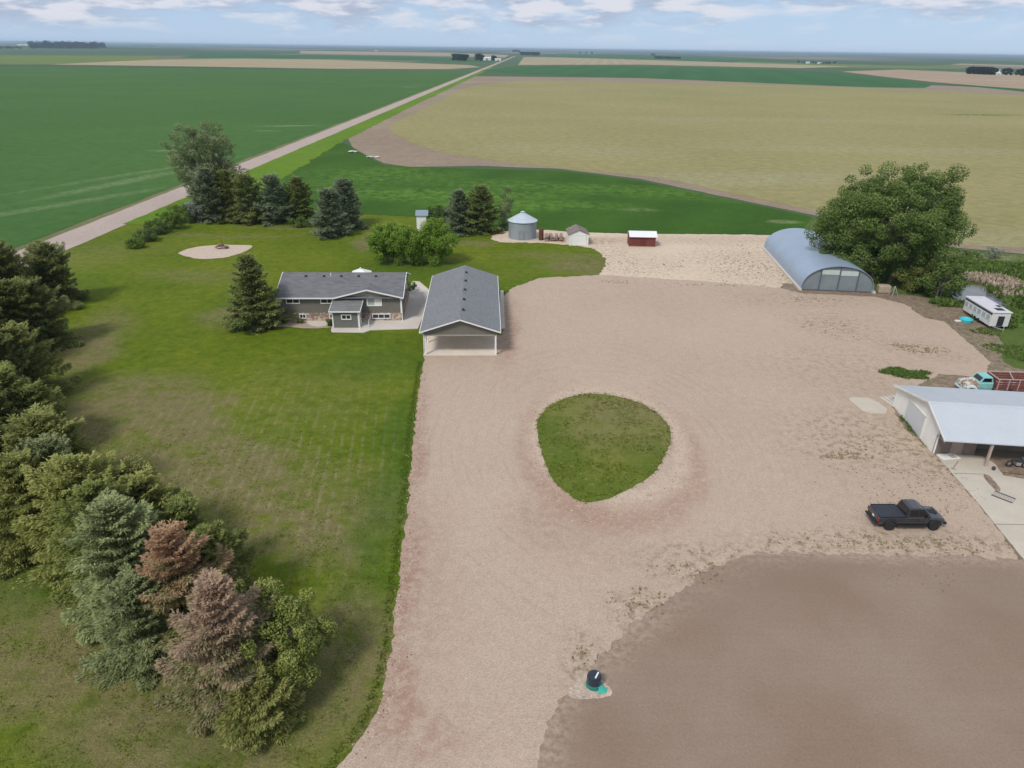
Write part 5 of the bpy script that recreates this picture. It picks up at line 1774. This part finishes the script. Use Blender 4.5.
MB().box(-3.02, -2.86, -.88, .88, .5, .66).build('rear_bumper', M_blackmat, tk, bevel=.04)
MB().box(2.62, 2.86, -.86, .86, .48, .68).build('front_bumper', M_blackmat, tk, bevel=.05)
MB().box(2.66, 2.71, -.45, .45, .70, .90).build('grille', M_blackmat, tk)
MB().box(1.45, 2.25, -.30, .30, 1.14, 1.19).build('bonnet_scoop', M_blackmat, tk, bevel=.04)

# old turquoise grain truck behind the workshop
ox, oy = at(972, 389)
ot = empty('grain_truck', (ox + .15, oy - .75, 0), R(-2), 'old turquoise grain truck with a rusty bonnet and red wooden box behind the workshop', 'truck')
M_turq = mk('faded_turquoise_paint', (.22, .50, .49), .2, 1.3, .6)
M_turqpale = mk('sun_bleached_paint', (.52, .62, .60), .25, 1.5, .7)
g = G('rusty_bonnet')
v = g.obj()
c = g.mix(g.mr(g.noise(v, 1.6, 5, .7), .42, .56, 0, 1), (.55, .62, .60), (.30, .16, .10))
M_bonnet = g.out(c, .75)
hull(MB(), [(-2.2, .86, .75, 1.32, .12), (-2.1, .92, .7, 1.42, .12), (-.6, .94, .7, 1.60, .14)]).build('bonnet', M_bonnet, ot, bevel=.03)
for s_ in (-1, 1):
    pts = [(-1.45 + .62 * math.cos(a), s_ * .98, .55 + .55 * math.sin(a)) for a in [R(5) + R(170) * k / 10 for k in range(11)]]
    MB().tube(pts, [.1] + [.22] * 9 + [.1], 8).build('front_fender', M_turqpale, ot)
    MB().lathe([(.14, 0), (.14, .08), (.05, .1)], 12).build('headlight', M_white, ot, (-2.1, s_ * .82, 1.05)).rotation_euler = (0, R(-90), 0)
    wheel(ot, -1.45, s_ * .88, .46, .46, .26, s_, M_grey)
    wheel(ot, 3.1, s_ * .88, .48, .48, .45, s_, M_grey)
hull(MB(), [(-.62, .92, .6, 1.62, .1), (1.05, .95, .6, 1.66, .1)]).build('cab', M_turq, ot, bevel=.04)
vs = []
for x, w_, z in ((-.55, .86, 1.64), (-.15, .76, 2.25), (.85, .78, 2.27), (1.02, .86, 1.64)):
    vs += [(x, -w_, z), (x, w_, z)]
MB().add(vs, [(0, 1, 3, 2), (2, 3, 5, 4), (4, 5, 7, 6), (0, 2, 4, 6), (1, 7, 5, 3)]).build('cab_top', M_turq, ot, bevel=.04)
pane('windscreen', [(-.53, -.70, 1.72), (-.53, .70, 1.72), (-.22, .66, 2.16), (-.22, -.66, 2.16)], ot)
for s_ in (-1, 1):
    pane('side_window', [(-.34, s_ * .862, 1.72), (.8, s_ * .862, 1.72), (.76, s_ * .80, 2.14), (-.1, s_ * .80, 2.14)], ot)
MB().box(-2.35, -2.2, -.95, .95, .5, .72).build('bumper', M_turqpale, ot, bevel=.03)
M_redbox = mk('weathered_red_boards', (.19, .06, .05), .35, 2, .85)
bxm = MB()
for z in (1.0, 1.3, 1.6, 1.9):
    for y in (-1.15, 1.15):
        bxm.box(1.3, 6.3, y - .03, y + .03, z, z + .24)
    bxm.box(1.27, 1.33, -1.12, 1.12, z, z + .24).box(6.27, 6.33, -1.12, 1.12, z, z + .24)
bxm.build('side_boards', M_redbox, ot)
fr = MB()
for x in (1.4, 2.6, 3.8, 5., 6.2):
    for y in (-1.22, 1.22):
        fr.box(x - .05, x + .05, y - .04, y + .04, .85, 2.25)
fr.bar((1.3, -1.2, 2.25), (6.3, -1.2, 2.25), .1).bar((1.3, 1.2, 2.25), (6.3, 1.2, 2.25), .1).bar((1.3, -1.2, 2.25), (1.3, 1.2, 2.25), .1).bar((3.0, -1.2, 2.2), (3.9, 1.2, 2.2), .09)
fr.build('stake_frame', mk('bleached_wood', (.42, .36, .32), .25, 3, .9), ot)
MB().box(1.3, 6.3, -1.1, 1.1, .82, .95).build('bed_floor', M_oldwood, ot)
MB().box(-1.9, 6.0, -.45, .45, .5, .68).build('chassis', M_rust, ot)
rr = random.Random(9)
for i in range(4):
    x = 1.8 + i * .75
    s_ = .3 + .12 * rr.random()
    o = MB().lathe([(.05, 0), (s_, .05), (s_ * 1.05, .4), (s_ * .6, .55), (.05, .6)], 10).build('sack', [M_white, M_offwhite, mk('pale_purple_sack', (.38, .34, .42), .2), M_offwhite][i], None, (ot.location.x + x, ot.location.y - .25 + .45 * (i % 2), .955))
    tag(o, ['white sack in the red truck box, nearest the turquoise cab', 'second pale sack from the cab in the red truck box', 'pale purple sack in the red truck box', 'pale sack farthest from the cab in the red truck box'][i], 'sack', 'sacks in the truck box')

# ------------------------------------------------------------------ well head in the soil, fire pit, debris
x0, y0 = at(594, 691)
sheet('gravel_patch', P((567, 690), (577, 682), (588, 670), (599, 679), (611, 690), (610, 697), (590, 699), (572, 698)), .030, M_paleedge, True, .15, .1)
wt = empty('well_tank', (x0 + .02, y0 + .45, .03), 0, 'dark blue round plastic tank with a teal rim sunk in the soil by the drive', 'tank')
M_navy = mk('navy_plastic', (.02, .028, .045), .2, 3, .3, spec=.5)
M_teal = mk('teal_plastic', (.02, .20, .17), .15, 3, .4)
MB().lathe([(.42, .25), (.46, .3), (.47, .78), (.42, .9), (.28, .96), (.02, .98)], 28).build('barrel', M_navy, wt, smooth=False)
MB().lathe([(.50, 0), (.52, .05), (.50, .26), (.43, .28)], 28).build('rim', M_teal, wt)
MB().bar((.02, -.34, .985), (.26, .12, .985), .09, .05).build('handle_or_glint', M_white, wt)  # white bar on the lid stands in for a reflection on the dark plastic
o = MB().add([(.2, -.75, .03), (.75, -.62, .02), (.85, -.3, .03), (.5, -.2, .25), (.25, -.45, .28)], [(0, 1, 4), (1, 2, 3), (1, 3, 4)]).build('tarp_flap', mk('bright_teal_tarp', (.05, .38, .30), .15, 4, .6), wt)

sheet('gravel_oval', P((179, 254), (190, 248.5), (210, 245.5), (235, 245), (252, 246), (244, 252), (225, 257.5), (200, 259)), .04, mk('pale_pit_gravel', (.50, .40, .32), .3, 2.5, .95, .6, 5), True, .4, .25)
x0, y0 = at(220, 250)
fp = empty('fire_pit', (x0, y0 + .8, .04), 0, 'brown heap of field stones in the pale gravel oval on the lawn', 'fire pit')
rr = random.Random(12)
mb = MB()
for i in range(26):
    a = rr.uniform(0, 6.28)
    q = rr.uniform(0, 1)
    s_ = rr.uniform(.2, .42)
    mb.lathe([(.05, -s_ * .2), (s_ * .8, 0), (s_, s_ * .4), (s_ * .6, s_ * .8), (.04, s_ * .9)], 7, (math.cos(a) * q * 1.2, math.sin(a) * q * .8, .1 + (1 - q) * .8))
mb.build('stones', mk('brown_field_stones', (.22, .14, .11), .4, 2, .9), fp)
MB().bar((.1, .1, .5), (.25, .15, 1.7), .06).bar((-.2, 0, .6), (.3, .1, 1.3), .06).build('iron_stake', M_vent, fp)


def rag_sheet(px, py, w_, d_, mat, label, seed):
    rr = random.Random(seed)
    x, y = at(px, py)
    nx, ny = 8, 5
    vs = []
    for j in range(ny + 1):
        for i in range(nx + 1):
            vs.append(((i / nx - .5) * w_ + rr.uniform(-.2, .2), (j / ny - .5) * d_ + rr.uniform(-.2, .2), .25 + rr.uniform(0, .5)))
    fs = [(j * (nx + 1) + i, j * (nx + 1) + i + 1, (j + 1) * (nx + 1) + i + 1, (j + 1) * (nx + 1) + i) for j in range(ny) for i in range(nx)]
    o = MB().add(vs, fs).build('plastic_sheet', mat, None, (x, y, 0), rr.uniform(-.2, .2))
    tag(o, label, 'plastic sheet')


M_trash = mk('dirty_white_plastic', (.5, .5, .47), .25, 1.5)
rag_sheet(353, 152.5, 3.6, 3.0, M_trash, 'crumpled white sheet in the crop near the point of the brown field', 1)
rag_sheet(373, 158, 4.6, 1.8, M_trash, 'long white sheet lying along the brown field edge by the road corner', 2)

# ------------------------------------------------------------------ far farmsteads
F_far = m_foliage('distant_leaves', (.020, .034, .014), (.036, .054, .022), (.05, .07, .028), rs=.1)
rng = np.random.default_rng(77)
fC, fR = crown_clumps(rng, 0, 0, 6.2, 4.2, 4.2, 5.6, 34, 1.6, .3, .8)
fV, fT = leafcloud(rng, fC, fR, 26, 1.5)
fV = np.concatenate([fV, np.array([(-.3, 0, 0), (.3, 0, 0), (.2, 0, 5), (-.2, 0, 5)], float)])
fT = np.append(fT, 0)
far_proto = np_mesh('shelter_tree', fV, 4, F_far, None, fT)
first = [True]


def far_trees(list_, label, group, seed):
    rr = random.Random(seed)
    for (px, py, s_) in list_:
        if first[0]:
            o = far_proto
            first[0] = False
        else:
            o = far_proto.copy()
            COL.objects.link(o)
        x, y = at(px, py)
        o.location = (x, y, 0)
        o.rotation_euler = (0, 0, rr.uniform(0, 6.28))
        o.scale = (s_ * rr.uniform(.9, 1.3), s_ * rr.uniform(.9, 1.3), s_)
        tag(o, label, 'tree', group)


far_trees([(454 + i * 1.6, 60.2 + .1 * i, 1.75) for i in range(6)], 'distant dark tree in the row left of the white farm sheds by the road', 'trees left of the far white sheds', 1)
far_trees([(464.5, 60.6, 1.6), (466, 60.8, 1.7)], 'distant tree standing apart between the tree row and the white sheds', 'far trees between row and sheds', 2)
far_trees([(477, 60.5, 1.8), (479.5, 60.6, 1.9), (481.5, 60.8, 1.6)], 'distant tree close against the left end of the white sheds', 'trees against the far white sheds', 3)
far_trees([(493, 60.3, 1.4), (494.5, 60.6, 1.3)], 'small distant tree in the gap between the two white farm sheds', 'trees between the far white sheds', 4)
far_trees([(521 + i * 1.35, 55.0 + i * .05, 1.7) for i in range(14)], 'far tree in the belt right of the road where it meets the horizon', 'tree belt right of the far road', 5)
far_trees([(513.2, 52.2, 2.2), (515, 52.2, 2.4), (517, 52.2, 2.3), (519, 52.3, 2.2)], 'far tall tree at the very end of the road', 'trees at the end of the road', 6)
far_trees([(968 + i * 1.6, 74.0 + i * .06, 1.15 + .1 * (i % 3)) for i in range(16)], 'distant dark tree in the belt left of the white buildings at the right edge', 'tree belt left of the right farmstead', 7)
far_trees([(995, 74.6, 1.1), (1004, 74.8, 1.1), (1007, 75, 1.2), (1010, 75.2, 1.0), (1017, 75.2, 1.0), (1022, 75.8, 1.2), (1024, 76, 1.3)], 'distant tree among the white buildings at the right edge', 'trees among the right farm buildings', 8)
far_trees([(652 + i * 2.2, 55.9, 1.6) for i in range(2)] + [(580, 53.8, 1.6), (586, 54, 1.6), (592, 54, 1.7)], 'lone far tree dotted along the right skyline', 'single trees on the right skyline', 9)
far_trees([(655 + i * 1.9, 58.6 + .05 * i, 1.0) for i in range(14)], 'far tree in the thin dark belt right of the road end', 'thin belt right of centre', 10)


M_crophill = m_crop('far_rise_grass', (.05, .095, .02), (.08, .12, .03), None, 0, rscale=.05)


def far_wood(px0, px1, py0, py1, n, h, label, seed, depth=.15):
    """a belt so far off that it reads as one mass"""
    rng = np.random.default_rng(seed)
    C, Rr = [], []
    for i in range(n):
        t = rng.random()
        x, y = at(px0 + (px1 - px0) * t, py0 + (py1 - py0) * t)
        k = 1 + rng.uniform(-depth, depth) * .3
        C.append((x * k, y * k, h * rng.uniform(.25, .8)))
        Rr.append(h * rng.uniform(.35, .6))
    V, T = leafcloud(rng, np.array(C), np.array(Rr), 40, h * .25)
    V[:, 2] = np.maximum(V[:, 2], 0)
    o = np_mesh('far_wood', V, 4, F_far, None, T)
    tag(o, label, 'wood', None, 'stuff')


hx, hy = at(66, 48.0)
rise = MB().lathe([(900, -.5), (700, 3), (450, 9), (200, 12), (10, 12.5)], 36)
ob = rise.build('hills', M_crophill, None, (hx * 1.03, hy * 1.03, 0), smooth=True)
ob['kind'] = 'structure'
far_wood(30, 105, 48.2, 48.6, 170, 38, 'dark far wood on the left skyline with white buildings at its right end', 1)
far_wood(0, 22, 48.6, 49, 30, 13, 'small low wood at the left edge of the skyline', 2)
far_wood(132, 156, 46.6, 46.6, 24, 15, 'faint low wood right of the dark wood on the left skyline', 3)
far_wood(310, 336, 47.6, 48.4, 26, 17, 'faint far wood on the skyline left of centre', 4)
far_wood(218, 234, 47.2, 47.4, 16, 14, 'tiny far wood between the two fainter ones on the left skyline', 5)
far_wood(797, 835, 63.2, 64, 24, 8, 'thin pale wood among small roofs right of centre on the plain', 6)


def far_shed(name, px, py, w_, d_, h, rz, mat, roofmat, label, cat='shed', group=None):
    x, y = at(px, py)
    r_ = empty(name, (x, y, 0), rz, label, cat, group)
    MB().ext([(0, 0), (0, h), (d_ / 2, h * 1.3), (d_, h), (d_, 0)], 'x', -w_ / 2, w_ / 2).build('wall', mat, r_)
    MB().ext([(-.4, h - .1), (d_ / 2, h * 1.3 + .1), (d_ + .4, h - .1), (d_ + .4, h + .2), (d_ / 2, h * 1.3 + .4), (-.4, h + .2)], 'x', -w_ / 2 - .5, w_ / 2 + .5).build('roof', roofmat, r_)
    MB().box(-w_ * .15, w_ * .15, -.12, -.02, 0, h * .75).build('door', M_galv, r_)
    return r_


M_wroof = mk('white_roof_far', (.70, .72, .73), .05)
far_shed('farm_shed', 487, 60.4, 26, 16, 7.5, R(3), M_white, M_wroof, 'large distant white farm shed left of the road')
far_shed('farm_shed', 498, 60.8, 20, 14, 5.0, R(3), M_white, M_wroof, 'smaller distant white shed nearest the road')
far_shed('farm_shed', 476, 59.9, 9, 9, 4.5, R(3), M_offwhite, M_wroof, 'tiny pale shed between trees left of the distant white farm shed')
far_shed('farm_shed', 995.5, 73.0, 19, 12, 6.0, R(0), M_white, M_wroof, 'broad white shed behind dark trees at the right skyline')
far_shed('farm_shed', 998.5, 75.0, 10, 8, 3.4, R(0), M_offwhite, M_wroof, 'small pale shed in front of the broad white one at the right skyline')
far_shed('farm_shed', 1010, 73.3, 9, 9, 4.5, R(0), M_white, M_wroof, 'white shed farthest right among the skyline trees')
far_shed('farm_shed', 88, 48.2, 50, 25, 10, R(8), M_white, M_wroof, 'distant white building in front of the dark wood on the left skyline')
far_shed('farm_shed', 96, 48.2, 34, 22, 9, R(8), M_white, M_wroof, 'smaller white building at the right end of the dark wood on the left skyline')
far_shed('farm_shed', 23, 46.4, 90, 35, 12, R(8), M_white, M_wroof, 'long pale building left of the dark wood on the skyline')
far_shed('farm_shed', 808, 63.6, 12, 10, 4.5, R(0), M_white, M_wroof, 'left of two small white sheds on the plain right of centre')
far_shed('farm_shed', 820, 64.0, 12, 10, 4., R(0), M_white, M_wroof, 'right of two small white sheds on the plain right of centre')
far_shed('farm_shed', 376, 51.2, 22, 16, 6, R(4), M_white, M_wroof, 'lone white shed on the pale plain left of the road end')
far_shed('farm_shed', 200, 46.2, 90, 30, 9, R(6), M_offwhite, M_wroof, 'long pale shed on the skyline right of the left wood')
far_shed('farm_shed', 530, 54.6, 16, 12, 5, R(2), M_white, M_wroof, 'white shed half hidden in the tree belt right of the road end')

# ------------------------------------------------------------------ air
hz = bpy.data.materials.new('haze_air')
hz.use_nodes = True
hz.node_tree.nodes.clear()
pv = hz.node_tree.nodes.new('ShaderNodeVolumePrincipled')
pv.inputs['Color'].default_value = (.58, .78, .95, 1)
pv.inputs['Density'].default_value = 7.5e-5
pv.inputs['Anisotropy'].default_value = .2
ho = hz.node_tree.nodes.new('ShaderNodeOutputMaterial')
hz.node_tree.links.new(pv.outputs[0], ho.inputs['Volume'])
E_ = FAR + 200
o = MB().box(-E_, E_, -E_, E_, -1, 46).build('haze', hz)
tag(o, 'thin blue haze lying over the whole plain', 'haze', None, 'stuff')

scn.cycles.max_bounces = 8
scn.cycles.diffuse_bounces = 5
scn.cycles.transmission_bounces = 5
scn.cycles.volume_bounces = 0
scn.cycles.transparent_max_bounces = 4
